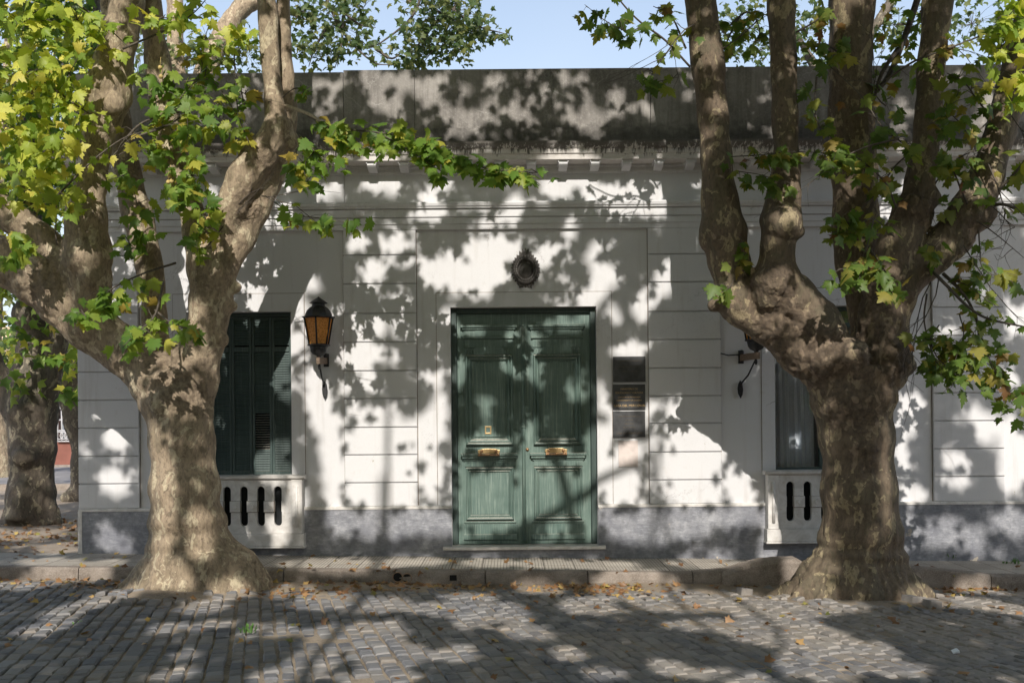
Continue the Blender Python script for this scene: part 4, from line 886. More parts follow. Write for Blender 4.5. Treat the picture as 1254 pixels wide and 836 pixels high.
def bare_tree(x, y, h, label, un):
    e = empty('plane_tree', (x, y, G(x)-.15)); tag(e, label, 'tree')
    zb = G(x)-.3; L = [[(x, y, zb, .42), (x+.05, y, 1.2, .32), (x-.05, y+.1, 3.2, .30)]]
    for k in range(3):
        a = 2*PI*k/3+x; L.append([(x-.05, y+.1, 2.8, .20), (x+1.0*math.cos(a), y+.8*math.sin(a), 5.0, .08), (x+1.6*math.cos(a)-.5, y+1.2*math.sin(a), 6.6, .05), (x+2.9*math.cos(a)+.2, y+1.5*math.sin(a), 8.5, .04), (x+2.3*math.cos(a), y+2.2*math.sin(a), h, .04)])
    m = MB()
    for l in L: q = catmull(l, 5); m.tube([v[:3] for v in q], [v[3] for v in q], 10)
    m.build('trunk', M_barkB, e); return e
def shadow_limb(parent, pts, yy):
    m = MB(); q = catmull([(*(W(px, py, 0)+Vector((yy*KX, yy, yy*KZ))), r) for px, py, r in pts], 6); m.tube([v[:3] for v in q], [v[3] for v in q], 8); m.build('limb', M_barkB, parent)
for i, (u0, u1, n, lab) in enumerate(((-15, -7, 11000, 'plane tree across the street behind the camera, far left of the row'), (-7, -2.4, 15500, 'plane tree across the street behind the camera, facing the shuttered window'),
                                      (-2.4, 2.4, 16500, 'plane tree across the street behind the camera, facing the green door'), (2.4, 7.2, 16500, 'plane tree across the street behind the camera, facing the right tree'), (7.2, 12, 9000, 'plane tree across the street behind the camera, far right of the row'))):
    e = bare_tree((u0+u1)/2, -16.4-.4*i, 13.5, lab, 0)
    if i == 2:
        shadow_limb(e, [(540, 478, .06), (600, 470, .10), (655, 476, .11), (700, 500, .09), (745, 515, .06)], -14)
        shadow_limb(e, [(650, 476, .09), (668, 520, .08), (690, 580, .08), (705, 640, .08), (740, 690, .07)], -14)
        shadow_limb(e, [(560, 672, .07), (620, 650, .07), (680, 622, .07), (740, 585, .06), (800, 560, .05)], -13)
    shade_crown('crown', u0, u1, -5.2, 7.6, -19.5, -12.5, n, e)

# ------------------------------------------------------------------ the two big plane trees
GT = lambda p: street_z(p.x, p.y)
def roots(c, spec):
    out = []
    for (ang, ln, r) in spec:
        a = R(ang); g = street_z(c.x, c.y)
        out.append([(c.x+.10*math.cos(a), c.y+.10*math.sin(a), g+.80, r*.7), (c.x+.33*math.cos(a), c.y+.33*math.sin(a), g+.38, r*.9), (c.x+ln*.72*math.cos(a), c.y+ln*.72*math.sin(a), g+.05, r*.8), (c.x+ln*math.cos(a), c.y+ln*math.sin(a), g-.10, r*.45)])
    return out
tl = empty('plane_tree', (T1.x, T1.y, G(T1.x)-.15)); tag(tl, 'large pale-barked plane tree on the street left of the door', 'tree', None)
Y = -1.70
limbs = [
 [(243, 748, 100, Y), (242, 722, 84, Y), (236, 696, 64, Y), (231, 668, 54, Y), (229, 640, 47, Y), (227, 600, 42.5, Y), (223, 540, 39, Y), (213, 490, 41, Y), (203, 458, 40, Y)],
 [(226, 530, 30, Y), (200, 472, 35, Y), (163, 437, 30, Y-.05), (118, 404, 31, Y-.1), (84, 372, 34, Y-.15), (50, 340, 36, Y-.2), (8, 322, 31, Y-.2), (-40, 305, 27, Y-.2), (-120, 240, 22, Y-.2), (-180, 120, 18, Y-.1), (-200, -60, 14, Y)],
 [(104, 350, 28, Y-.2), (60, 298, 17, Y-.3), (28, 276, 19, Y-.35), (0, 256, 20, Y-.4), (-50, 215, 17, Y-.4), (-100, 120, 14, Y-.4), (-120, -40, 10, Y-.4)],
 [(112, 372, 26, Y-.25), (108, 318, 28, Y-.3), (105, 270, 25, Y-.35), (112, 228, 19, Y-.35), (116, 195, 17, Y-.35), (122, 155, 22, Y-.35), (132, 118, 28, Y-.35), (138, 80, 23, Y-.3), (147, 40, 21, Y-.3), (156, 0, 20, Y-.3), (165, -60, 18, Y-.2), (172, -160, 14, Y)],
 [(200, 445, 20, Y+.25), (190, 400, 16, Y+.4), (186, 340, 16, Y+.5), (170, 270, 18, Y+.5), (156, 210, 17, Y+.5), (146, 150, 15, Y+.5), (140, 90, 12, Y+.5), (132, 0, 10, Y+.5), (128, -100, 7, Y+.5)],
 [(226, 530, 30, Y), (232, 470, 33, Y), (246, 425, 27, Y), (257, 380, 27, Y), (256, 330, 27, Y), (244, 290, 19, Y+.1), (230, 245, 16, Y+.15), (214, 195, 17, Y+.15), (202, 136, 17, Y+.15), (192, 72, 15, Y+.15), (184, 10, 14, Y+.1), (178, -60, 12, Y+.1), (170, -160, 9, Y+.1)],
 [(258, 345, 24, Y-.02), (286, 302, 21, Y), (306, 262, 21, Y+.05), (326, 222, 19, Y+.08), (345, 182, 15, Y+.08), (352, 140, 11, Y+.08), (350, 90, 10.5, Y+.1), (347, 30, 9.5, Y+.1), (346, -60, 9, Y+.1), (350, -160, 7, Y)],
 [(272, 300, 15, Y-.1), (281, 262, 18, Y-.18), (296, 222, 20, Y-.22), (318, 190, 21, Y-.22), (336, 165, 18, Y-.2), (336, 130, 12.5, Y-.18), (332, 80, 11.5, Y-.15), (328, 20, 11.5, Y-.15), (326, -60, 10, Y-.1), (322, -160, 7, Y)],
]
knobs = [(108, 318, 30, Y-.36), (96, 300, 18, Y-.38), (128, 104, 24, Y-.45), (340, 158, 20, Y-.22), (352, 172, 14, Y-.1), (238, 448, 18, Y-.12), (222, 436, 15, Y-.15), (212, 430, 14, Y-.1), (284, 375, 9, Y-.02), (290, 352, 8, Y), (268, 415, 14, Y-.05), (116, 340, 22, Y-.4), (140, 128, 14, Y-.55)]
rug = [(232, 470, 46, Y-.3), (200, 440, 35, Y-.2), (110, 320, 30, Y-.3), (320, 190, 30, Y-.2), (300, 250, 26, Y-.2), (60, 350, 50, Y-.2), (255, 350, 26, Y-.1), (128, 105, 14, Y-.4)]
rt = roots(T1, [(-62, .62, .17), (-15, .98, .15), (-150, .85, .17), (-100, .60, .17), (200, .95, .16), (20, .80, .16), (95, .6, .15), (140, .75, .15), (60, .7, .14)])
wood('trunk', limbs, knobs, M_barkL, tl, .023, 8, .010, rt, rug, None, T1.y+.12)

tr = empty('plane_tree', (T2.x, T2.y, G(T2.x)-.15)); tag(tr, 'large dark flaky-barked plane tree on the street right of the door', 'tree', None)
Y = -1.85
limbs = [
 [(1048, 756, 96, Y), (1050, 730, 80, Y), (1053, 705, 66, Y), (1055, 680, 58, Y), (1055, 660, 52, Y), (1051, 600, 45, Y), (1049, 540, 45, Y), (1044, 490, 51, Y), (1046, 450, 52, Y)],
 [(1036, 510, 36, Y), (1026, 465, 38, Y), (992, 434, 34, Y-.05), (944, 397, 27, Y-.1), (905, 372, 24, Y-.1), (895, 330, 25, Y-.1), (886, 285, 29, Y-.1), (881, 240, 22, Y-.08), (877, 190, 20, Y-.05), (873, 144, 19.5, Y), (866, 72, 19.5, Y), (858, 0, 19, Y), (850, -70, 17, Y), (838, -170, 13, Y)],
 [(965, 408, 22, Y-.1), (928, 386, 18, Y-.12), (902, 374, 15, Y-.12), (874, 371, 9, Y-.12)],
 [(1025, 465, 34, Y), (1000, 410, 36, Y-.1), (970, 368, 31, Y-.2), (952, 340, 29, Y-.3), (952, 305, 22, Y-.3), (956, 272, 25, Y-.3), (960, 235, 19, Y-.28), (963, 201, 17, Y-.25), (961, 144, 16.5, Y-.22), (959, 72, 16.5, Y-.2), (956, 0, 16.5, Y-.2), (953, -70, 15, Y-.1), (950, -170, 11, Y)],
 [(1070, 450, 34, Y+.2), (1066, 390, 26, Y+.4), (1052, 330, 26, Y+.5), (1048, 285, 28, Y+.5), (1046, 215, 27, Y+.5), (1043, 144, 27, Y+.5), (1041, 72, 27, Y+.5), (1043, 0, 27, Y+.5), (1046, -80, 24, Y+.5), (1050, -180, 18, Y+.4)],
 [(1075, 450, 38, Y), (1080, 400, 30, Y-.05), (1084, 350, 26, Y-.1), (1098, 302, 24, Y-.12), (1117, 262, 25, Y-.12), (1127, 222, 18, Y-.1), (1137, 144, 16.5, Y-.1), (1142, 72, 16.5, Y-.08), (1149, 0, 18, Y-.05), (1155, -70, 15, Y), (1160, -170, 11, Y)],
 [(1080, 440, 34, Y), (1094, 372, 25, Y-.05), (1122, 330, 23, Y-.1), (1158, 300, 25, Y-.15), (1185, 262, 26, Y-.2), (1206, 222, 22, Y-.2), (1222, 170, 19, Y-.2), (1238, 110, 18, Y-.2), (1252, 50, 17, Y-.2), (1270, -20, 16, Y-.2), (1300, -120, 12, Y-.1)],
]
knobs = [(1100, 440, 20, Y-.1), (1088, 432, 24, Y-.15), (872, 292, 18, Y-.1), (876, 374, 10, Y-.12), (958, 275, 24, Y-.42), (972, 284, 14, Y-.4), (945, 345, 26, Y-.4), (940, 362, 20, Y-.35), (1136, 244, 17, Y-.15), (1117, 256, 22, Y-.2), (1200, 262, 20, Y-.2), (1172, 296, 20, Y-.15), (1040, 436, 26, Y-.35), (1008, 440, 26, Y-.25), (1110, 448, 12, Y-.1), (950, 400, 16, Y-.25)]
rug = [(950, 345, 36, Y-.4), (1000, 440, 55, Y-.35), (960, 400, 45, Y-.3), (1075, 440, 60, Y-.3), (1045, 500, 45, Y-.4), (1080, 360, 36, Y-.2), (885, 290, 24, Y-.2), (1120, 260, 34, Y-.2), (1180, 280, 36, Y-.2), (1060, 560, 30, Y-.5)]
rt = roots(T2, [(-75, .62, .18), (-20, .95, .17), (-110, .62, .17), (-155, 1.02, .17), (185, 1.15, .13), (15, 1.0, .16), (90, .6, .15), (140, .8, .15), (50, .8, .15), (-45, .7, .16)])
wood('trunk', limbs, knobs, M_barkR, tr, .023, 8, .011, rt, rug, None, T2.y+.05)

# ---- foliage of a tree in view
class Foliage:
    def __init__(s): s.P = []; s.N = []; s.T = []; s.S = []; s.tw = MB(); s.ntw = 0
    def cluster(s, px, py, rx, ry, Y, dY, n, size=(.10, .215), twigs=True, face=(0, -1, .55), shape='ball'):
        sca = sc(Y); c = W(px, py, Y); a = rng.normal(0, 1, (n, 3)); a /= np.linalg.norm(a, axis=1)[:, None]; a *= rng.uniform(0, 1, (n, 1))**.45
        P = np.array(c)[None]+a*np.array([rx*sca, dY, ry*sca])[None]; N, T = leaf_dirs(n, face)
        s.P.append(P); s.N.append(N); s.T.append(T); s.S.append(rng.uniform(*size, n))
        if twigs:
            for i in range(0, n, 4):
                k = min(n-1, i+random.randrange(4)); p = Vector(P[k]); m = (p+c)/2+Vector((random.gauss(0, .03), random.gauss(0, .03), random.uniform(0, .06)))
                s.tw.tube([c, m, p], [.006, .004, .0022], 4, 0, False)
    def along(s, pts, n, spread, size=(.10, .205), r=(.014, .004), leafstart=.15, sub=True, pale=False, parent=None, side=1.0, name='branch'):
        "a branch through pixel points with leaves hanging off its side twigs"
        q = catmull([tuple(W(a, b, Y)) for a, b, Y in pts], 6); m = MB(); L = len(q)
        m.tube([Vector(v) for v in q], [r[0]+(r[1]-r[0])*i/(L-1) for i in range(L)], 7)
        if parent is not None: m.build(name, M_twigpale if pale else M_twig, parent)
        if n == 0: return
        P = np.empty((n, 3))
        for i in range(n):
            t = leafstart+(1-leafstart)*random.random()**.8; j = min(L-2, int(t*(L-1))); base = Vector(q[j])
            off = Vector((random.gauss(0, spread), random.gauss(0, spread*.8), random.gauss(-.25*spread, spread*.7))); p = base+off; P[i] = p
            if i % 2 == 0: s.tw.tube([base, base+off*.5+Vector((0, 0, .03)), p], [.005, .0035, .002], 4, 0, False)
        N, T = leaf_dirs(n); s.P.append(P); s.N.append(N); s.T.append(T); s.S.append(rng.uniform(*size, n))
    def build(s, name, mat, parent, tpl=(LT, LF), twigname='twigs'):
        P = np.concatenate(s.P); o = leaf_mesh(name, P, np.concatenate(s.N), np.concatenate(s.T), np.concatenate(s.S), tpl, mat, parent)
        if s.tw.v: tag(s.tw.build(twigname, M_twig, parent, recalc=False), kind='stuff')
        return o
A = Foliage()      # yellow-green bright mass, upper left
for (x, y, rx, ry, Yc, dY, n) in ((30, 30, 60, 40, -2.7, .5, 60), (95, 25, 40, 34, -2.6, .4, 40), (30, 95, 50, 34, -2.8, .5, 55), (85, 90, 30, 30, -2.7, .4, 34), (25, 160, 44, 36, -2.8, .4, 50), (70, 175, 34, 34, -2.7, .4, 40), (35, 225, 42, 30, -2.8, .4, 40), (80, 240, 26, 28, -2.7, .3, 22), (200, 22, 36, 22, -2.5, .3, 22), (250, 50, 34, 24, -2.3, .3, 18), (290, 40, 30, 26, -2.2, .3, 16), (90, 140, 26, 20, -2.7, .3, 16), (-40, 100, 60, 120, -2.6, .6, 60)):
    A.cluster(x, y, rx, ry, Yc, dY, n)
A.along([(60, 250, -2.6), (110, 200, -2.6), (150, 170, -2.5), (180, 160, -2.4)], 10, .10, parent=tl)
A.along([(160, 170, -2.2), (215, 148, -2.1), (245, 110, -2.0), (258, 60, -2)], 12, .12, parent=tl)
A.along([(40, 90, -2.8), (95, 130, -2.7), (120, 145, -2.5)], 8, .10, parent=tl)
A.along([(95, 5, -2.6), (125, 28, -2.5), (160, 60, -2.4)], 8, .10, parent=tl)
A.along([(150, 60, -2.4), (200, 38, -2.4), (235, 18, -2.4), (260, -10, -2.4)], 10, .10, parent=tl)
A.build('crown', M_leafY, tl)
B = Foliage()      # green leaves low and in the middle
for (x, y, rx, ry, Yc, dY, n) in ((200, 110, 36, 40, -2.2, .3, 34), (230, 165, 36, 34, -2.2, .35, 36), (265, 130, 30, 34, -2.1, .3, 26), (300, 115, 22, 26, -2.0, .3, 14), (235, 215, 34, 26, -2.3, .3, 30), (250, 262, 28, 24, -2.4, .3, 24), (215, 240, 22, 24, -2.3, .3, 16), (168, 250, 24, 26, -2.3, .3, 18), (160, 300, 22, 20, -2.4, .3, 14), (245, 300, 18, 22, -2.3, .2, 12), (30, 300, 26, 18, -2.7, .3, 16), (8, 318, 16, 18, -2.8, .2, 8), (150, 215, 22, 18, -2.4, .2, 10), (190, 185, 24, 22, -2.2, .3, 16),
                                (250, 80, 26, 22, -2.0, .3, 14), (285, 165, 14, 18, -2.0, .2, 7), (180, 290, 18, 12, -2.3, .2, 8)):
    B.cluster(x, y, rx, ry, Yc, dY, n)
B.along([(215, 322, -2.1), (175, 335, -2.5), (135, 355, -2.9), (108, 382, -3.0)], 30, .11, parent=tl, leafstart=.3)
B.along([(200, 345, -2.3), (190, 385, -2.9), (170, 405, -3.0), (150, 425, -3.0)], 26, .10, parent=tl, leafstart=.2)
B.along([(190, 380, -2.8), (215, 398, -3.0), (245, 404, -3.0)], 12, .07, parent=tl, leafstart=.4)
B.along([(110, 395, -3.0), (100, 380, -3.05)], 7, .07, parent=tl)
B.along([(350, 130, -1.9), (378, 140, -2.2), (405, 157, -2.5)], 3, .05, parent=tl, pale=True, r=(.026, .014))
B.along([(378, 142, -2.2), (405, 157, -2.5), (440, 160, -2.6), (500, 168, -2.7), (540, 185, -2.7)], 100, .115, parent=tl, r=(.014, .006))
B.along([(500, 168, -2.7), (548, 190, -2.7), (590, 205, -2.6), (630, 210, -2.6), (672, 212, -2.6)], 66, .08, (.13, .22), parent=tl, r=(.008, .003), leafstart=.1)
B.along([(470, 166, -2.7), (510, 190, -2.7), (548, 215, -2.7)], 22, .08, parent=tl, r=(.008, .003))
B.along([(366, 165, -2.3), (385, 185, -2.5), (410, 205, -2.6)], 22, .10, parent=tl, r=(.010, .004))
B.along([(385, 185, -2.5), (372, 205, -2.5), (378, 225, -2.5)], 18, .09, parent=tl, r=(.008, .004))
B.along([(325, 240, -2.1), (360, 262, -2.4), (400, 268, -2.6), (440, 275, -2.6)], 20, .09, parent=tl, r=(.007, .003), leafstart=.2)
B.along([(345, 120, -1.9), (362, 108, -2.0), (378, 112, -2.1)], 8, .08, parent=tl, r=(.008, .004))
B.along([(285, 40, -2.0), (288, 90, -2.1), (292, 140, -2.2), (305, 175, -2.3)], 14, .09, parent=tl, r=(.010, .005))
B.along([(225, 100, -2.2), (260, 100, -2.1), (290, 140, -2.1)], 10, .10, parent=tl, r=(.010, .005))
B.along([(152, 172, -2.3), (175, 150, -2.2), (215, 138, -2.1), (235, 142, -2.0)], 6, .08, parent=tl, r=(.014, .008))
B.build('crown', M_leaf, tl, twigname='twigs')
sb = MB()
for (px, py) in ((196, 83), (197, 94), (208, 215), (206, 223), (255, 268), (210, 222)): p = W(px, py, -2.4); sb.sphere(p, .026, 10, 8); sb.tube([p, p+Vector((.01, 0, .12))], .003, 4)
sb.build('seed_balls', M_seed, tl)

D = Foliage()      # right tree
D.along([(845, 82, -1.9), (815, 50, -2.1), (785, 28, -2.3), (765, 8, -2.4), (750, -12, -2.5)], 6, .08, parent=tr, r=(.014, .008))
D.along([(792, 30, -2.3), (770, 38, -2.4), (745, 28, -2.5), (716, 6, -2.5)], 26, .09, parent=tr, r=(.008, .003))
D.along([(822, 58, -2.1), (802, 85, -2.2), (798, 100, -2.3), (830, 95, -2.2)], 14, .08, parent=tr, r=(.007, .003), leafstart=.3)
D.along([(840, 60, -1.9), (822, 20, -2.0), (800, 8, -2.2)], 16, .10, parent=tr)
D.along([(885, 40, -1.6), (915, 15, -1.5), (930, 35, -1.5), (925, 55, -1.5)], 26, .11, parent=tr, leafstart=.1)
D.along([(905, 22, -1.6), (890, 55, -1.7), (905, 75, -1.7)], 12, .09, parent=tr)
D.along([(975, 40, -1.6), (1000, 25, -1.6), (1010, 10, -1.6)], 16, .10, parent=tr)
D.along([(895, 192, -2.3), (930, 190, -2.4), (975, 186, -2.5), (1050, 190, -2.6)], 40, .11, parent=tr, r=(.007, .004), leafstart=.0)
D.along([(905, 210, -2.4), (935, 215, -2.5), (960, 225, -2.5)], 14, .09, parent=tr, r=(.006, .003), leafstart=.0)
D.along([(1048, 80, -2.0), (1020, 60, -2.2), (1008, 55, -2.3), (990, 72, -2.3)], 24, .09, parent=tr)
D.along([(1015, 80, -2.2), (1055, 118, -2.4), (1080, 155, -2.5), (1115, 182, -2.6)], 26, .13, parent=tr, r=(.006, .010))
D.along([(1000, 95, -2.3), (998, 135, -2.4), (1005, 160, -2.4)], 22, .09, parent=tr)
D.along([(1100, 170, -2.6), (1060, 180, -2.7), (1030, 195, -2.7), (1000, 215, -2.7)], 26, .11, parent=tr)
D.along([(1098, 255, -2.4), (1085, 225, -2.5), (1065, 205, -2.6), (1045, 190, -2.6)], 20, .11, parent=tr, r=(.012, .006))
D.along([(1120, 182, -2.0), (1095, 205, -2.2), (1075, 235, -2.3), (1050, 260, -2.5)], 18, .10, parent=tr, r=(.012, .005))
D.along([(1095, 290, -2.5), (1070, 268, -2.7), (1050, 275, -2.8), (1020, 285, -2.9)], 34, .10, parent=tr, r=(.008, .004))
D.along([(1070, 268, -2.7), (1062, 300, -2.9), (1050, 325, -3.0), (1025, 330, -3.0)], 34, .10, parent=tr, r=(.008, .004))
D.along([(1062, 300, -2.9), (1085, 335, -3.0), (1095, 365, -3.0)], 26, .075, parent=tr, r=(.008, .004))
D.along([(1190, 262, -2.1), (1178, 235, -2.4), (1165, 205, -2.5), (1150, 190, -2.6)], 26, .12, parent=tr, r=(.014, .006))
D.along([(1215, 145, -2.2), (1195, 120, -2.5), (1180, 100, -2.6), (1160, 90, -2.6)], 30, .14, parent=tr, r=(.012, .005))
D.along([(1085, 98, -2.0), (1120, 75, -2.2), (1160, 60, -2.3), (1210, 40, -2.3), (1254, 15, -2.4)], 20, .10, parent=tr, r=(.014, .008))
D.along([(1215, 145, -2.2), (1190, 165, -2.5), (1175, 150, -2.6), (1155, 130, -2.6)], 28, .12, parent=tr, r=(.010, .005))
D.along([(1140, 330, -2.2), (1160, 350, -2.5), (1185, 375, -2.7), (1210, 390, -2.8), (1254, 400, -2.8)], 10, .10, parent=tr, r=(.022, .010))
D.along([(1155, 335, -2.2), (1180, 360, -2.4), (1195, 390, -2.6), (1200, 425, -2.7)], 8, .08, parent=tr, r=(.022, .009))
D.along([(1145, 330, -2.2), (1138, 300, -2.5), (1150, 305, -2.6)], 14, .09, parent=tr, r=(.007, .003))
D.along([(1135, 360, -2.2), (1132, 395, -2.3), (1145, 440, -2.4), (1160, 455, -2.5)], 16, .08, parent=tr, r=(.012, .004), leafstart=.6)
D.along([(1150, 398, -2.5), (1140, 415, -2.6), (1150, 440, -2.6), (1185, 470, -2.6)], 44, .11, parent=tr, r=(.009, .004))
D.along([(1195, 385, -2.6), (1205, 425, -2.7), (1220, 460, -2.7), (1240, 495, -2.7)], 54, .14, parent=tr, r=(.011, .004))
D.along([(1175, 385, -2.6), (1180, 410, -2.7), (1170, 440, -2.7)], 24, .10, parent=tr, r=(.008, .004))
D.along([(1200, 262, -2.1), (1225, 250, -2.3), (1260, 262, -2.4)], 8, .12, parent=tr, r=(.022, .018))
D.along([(1198, 272, -2.1), (1200, 305, -2.3), (1205, 330, -2.4), (1240, 345, -2.5)], 26, .11, parent=tr, r=(.010, .004), leafstart=.2)
D.along([(1160, 340, -2.2), (1185, 350, -2.4), (1220, 375, -2.6)], 12, .10, parent=tr, r=(.008, .003))
D.along([(1142, 230, -2.0), (1160, 205, -2.2), (1195, 185, -2.4), (1230, 200, -2.5)], 14, .12, parent=tr, r=(.010, .005))
D.along([(1215, 240, -2.2), (1240, 215, -2.3), (1260, 190, -2.3)], 14, .11, parent=tr, r=(.020, .012))
D.along([(900, 330, -2.0), (895, 350, -2.3), (880, 360, -2.4)], 8, .06, parent=tr, r=(.006, .003)); D.along([(905, 290, -2.2), (915, 305, -2.3), (900, 325, -2.3)], 10, .07, parent=tr, r=(.006, .003))
D.cluster(1110, 30, 60, 40, -1.3, .4, 26); D.cluster(1090, 120, 14, 30, -1.9, .2, 8)
D.along([(1100, 60, -1.4), (1080, 90, -1.5), (1068, 130, -1.5)], 8, .10, parent=tr, r=(.03, .018))
D.along([(1130, -20, -1.2), (1110, 40, -1.3), (1090, 90, -1.4), (1075, 110, -1.5)], 10, .12, parent=tr, r=(.045, .03))
def bare(px, py, Y, dirx, diry, L, parent):
    "a thin leafless forked twig"
    m = MB()
    def grow(x, y, yy, ax, ay, l, r0, dep):
        pts = [(x, y, yy)]
        for k in range(4):
            ax += random.gauss(0, .22); ay += random.gauss(.04, .18); x += ax*l/4; y += ay*l/4; yy += random.gauss(0, .03); pts.append((x, y, yy))
            if dep and random.random() < .7: grow(x, y, yy, ax+random.gauss(0, .8), ay+random.gauss(0, .6), l*.5, r0*.6, dep-1)
        m.tube([W(*p) for p in pts], [r0, r0*.85, r0*.7, r0*.55, r0*.4], 5)
    grow(px, py, Y, dirx, diry, L, .009, 2); m.build('branch', M_twig, parent)
for a in ((1150, 340, -2.3, .1, 1, 70), (1196, 270, -2.3, .7, .5, 70), (1125, 180, -2.2, -.7, .3, 60), (1200, 250, -2.3, 1, .1, 70), (1060, 200, -2.3, -1, -.1, 60), (1140, 345, -2.3, -.2, 1, 60), (1210, 200, -2.4, .6, .8, 60), (1085, 130, -1.9, -.5, -.6, 60), (1180, 300, -2.3, .5, 1, 80), (885, 60, -2.1, .6, -.5, 50), (850, 30, -2.1, -1, .1, 50), (1230, 130, -2.4, .6, .6, 50), (1148, 60, -2.1, .9, -.2, 70)): bare(*a, tr)
for a in ((255, 300, -2.0, .3, -1, 60), (205, 140, -2.2, .7, -.4, 60), (130, 200, -2.4, .9, -.2, 50), (300, 130, -2.1, -.4, -1, 60), (320, 240, -2.0, .9, .3, 60), (70, 300, -2.3, -.3, -1, 60), (110, 150, -2.4, -.9, .2, 60)): bare(*a, tl)
D.build('crown', M_leafD, tr)
E = Foliage()
for (x, y, rx, ry, Yc, dY, n) in ((1235, 20, 30, 30, -2.9, .3, 30), (1225, 60, 28, 24, -2.9, .3, 24), (1248, 100, 18, 24, -2.9, .2, 12), (1245, 130, 16, 16, -2.9, .2, 8), (1225, 105, 14, 14, -2.9, .2, 5), (1275, 60, 30, 60, -2.9, .3, 24)): E.cluster(x, y, rx, ry, Yc, dY, n)
E.build('crown', M_leafY, tr)

# upper crowns of the two trees, unseen leaves added thickly to block sky light
for (par, cx, sgn) in ((tl, T1.x, 1), (tr, T2.x, 1)):
    n = 30000; P = np.stack([cx+sgn*rng.uniform(-7, 7, n), rng.uniform(-11.5, 1.0, n), rng.uniform(8.6, 13.5, n)], 1); P[:, 2] += .35*np.cos(P[:, 0]*1.7)*np.cos(P[:, 1]*1.3)
    u = P[:, 0]-P[:, 1]*KX; v = P[:, 2]-P[:, 1]*KZ; keep = (v > 7.7) & (P[:, 2] > 2.3+.44*(P[:, 1]+DC)); P = P[keep]; N, T = leaf_dirs(len(P)); leaf_mesh('crown', P, N, T, rng.uniform(.26, .38, len(P)), (LT3, LF3), M_leaf, par)

# unseen foliage of the same crowns, added over the roadway and cut to shape dapples
for par, a, b, n in ((tl, -6.4, .3, 11500), (tr, .3, 7.6, 11500)):
    u = rng.uniform(a, b, n); v = rng.uniform(-.2, 7.2, n); y = rng.uniform(-10, -4.2, n)
    nz = np.array([noise.noise(Vector((p*1.3, q*1.3, 5)))+.4*noise.noise(Vector((p*4, q*4, 1))) for p, q in zip(u, v)])
    P = np.stack([u+y*KX, y, v+y*KZ], 1); keep = ~lit_mask(u, v, 1.0, .0) & (P[:, 2] > ZC+.47*(y+DC)+.4) & (nz > -.34); P = P[keep]; N, T = leaf_dirs(len(P), (0, -.6, .8), .6)
    leaf_mesh('crown', P, N, T, rng.uniform(.10, .18, len(P)), (LT2, LF2), M_leaf, par)
# ------------------------------------------------------------------ trees further back
def far_tree(name, label, group, limbs, knobs, clouds, mat, voxel=.05, size=(.14, .22), lm=M_leafF, tpl=(LT2, LF2), twigs=True, amp=.02, shapes=None):
    b = W(*limbs[0][0][:2], limbs[0][0][3]); e = empty(name, b); tag(e, label, 'tree', group)
    wood('trunk', limbs, knobs, mat, e, voxel, 5, amp, None, None)
    F = Foliage()
    for (x, y, rx, ry, Yc, dY, n) in clouds: F.cluster(x, y, rx, ry, Yc, dY, n, size, twigs)
    F.build('crown', lm, e, tpl); return e
Yb = 3.9
far_tree('plane_tree', 'stout dark plane tree growing past the left corner of the house', None,
 [[(38, 650, 36, Yb), (38, 610, 29, Yb), (40, 560, 26, Yb), (40, 510, 29, Yb), (38, 470, 27, Yb), (42, 420, 20, Yb), (44, 380, 18, Yb), (40, 320, 15, Yb), (38, 220, 12, Yb), (42, 80, 9, Yb)],
  [(30, 520, 20, Yb), (8, 478, 16, Yb), (-12, 440, 15, Yb), (-40, 380, 14, Yb), (-70, 260, 10, Yb), (-80, 60, 7, Yb)], [(50, 520, 18, Yb), (62, 470, 13, Yb), (70, 425, 12, Yb), (84, 370, 11, Yb), (100, 290, 9, Yb), (112, 160, 7, Yb), (120, -20, 5, Yb)],
  [(26, 600, 14, Yb-.3), (20, 640, 16, Yb-.5)], [(55, 610, 12, Yb), (66, 645, 12, Yb-.2)]], [(36, 385, 20, Yb-.2), (30, 560, 16, Yb-.4)],
 [(30, 410, 40, 30, 3.0, .8, 34), (70, 390, 30, 26, 3.2, .8, 24), (20, 470, 24, 18, 3.2, .6, 20), (90, 480, 18, 12, 3.3, .3, 20), (40, 330, 60, 40, 3.4, 1, 160), (20, 240, 60, 50, 3.5, 1, 180), (90, 200, 40, 50, 3.5, 1, 120), (30, 120, 70, 60, 3.6, 1, 220), (120, 90, 50, 50, 3.6, 1, 140), (60, 20, 80, 50, 3.6, 1, 220), (-60, 200, 60, 160, 3.5, 1, 200), (72, 440, 20, 10, 3.2, .4, 22)], M_barkB, .05, (.15, .24), M_leaf)
Yb = 9.0
far_tree('plane_tree', 'slender leaning plane tree beyond the stout one past the left corner', None,
 [[(103, 612, 18, Yb), (100, 570, 13, Yb), (92, 530, 10, Yb), (80, 480, 11, Yb), (70, 430, 10, Yb), (60, 350, 8, Yb), (50, 200, 6, Yb), (45, 60, 4, Yb)], [(96, 600, 10, Yb), (78, 612, 8, Yb-.4)], [(92, 520, 8, Yb), (98, 470, 8, Yb), (104, 400, 7, Yb), (115, 280, 5, Yb)]], [],
 [(60, 440, 60, 34, 8.5, 1.2, 160), (100, 400, 40, 30, 8.6, 1, 110), (80, 330, 80, 50, 8.8, 1.4, 300), (60, 220, 90, 80, 9, 1.5, 420), (60, 80, 100, 80, 9, 1.5, 460), (-40, 300, 60, 120, 9, 1, 260)], M_barkB, .06, (.16, .26), M_leafY)
Yb = 18.0
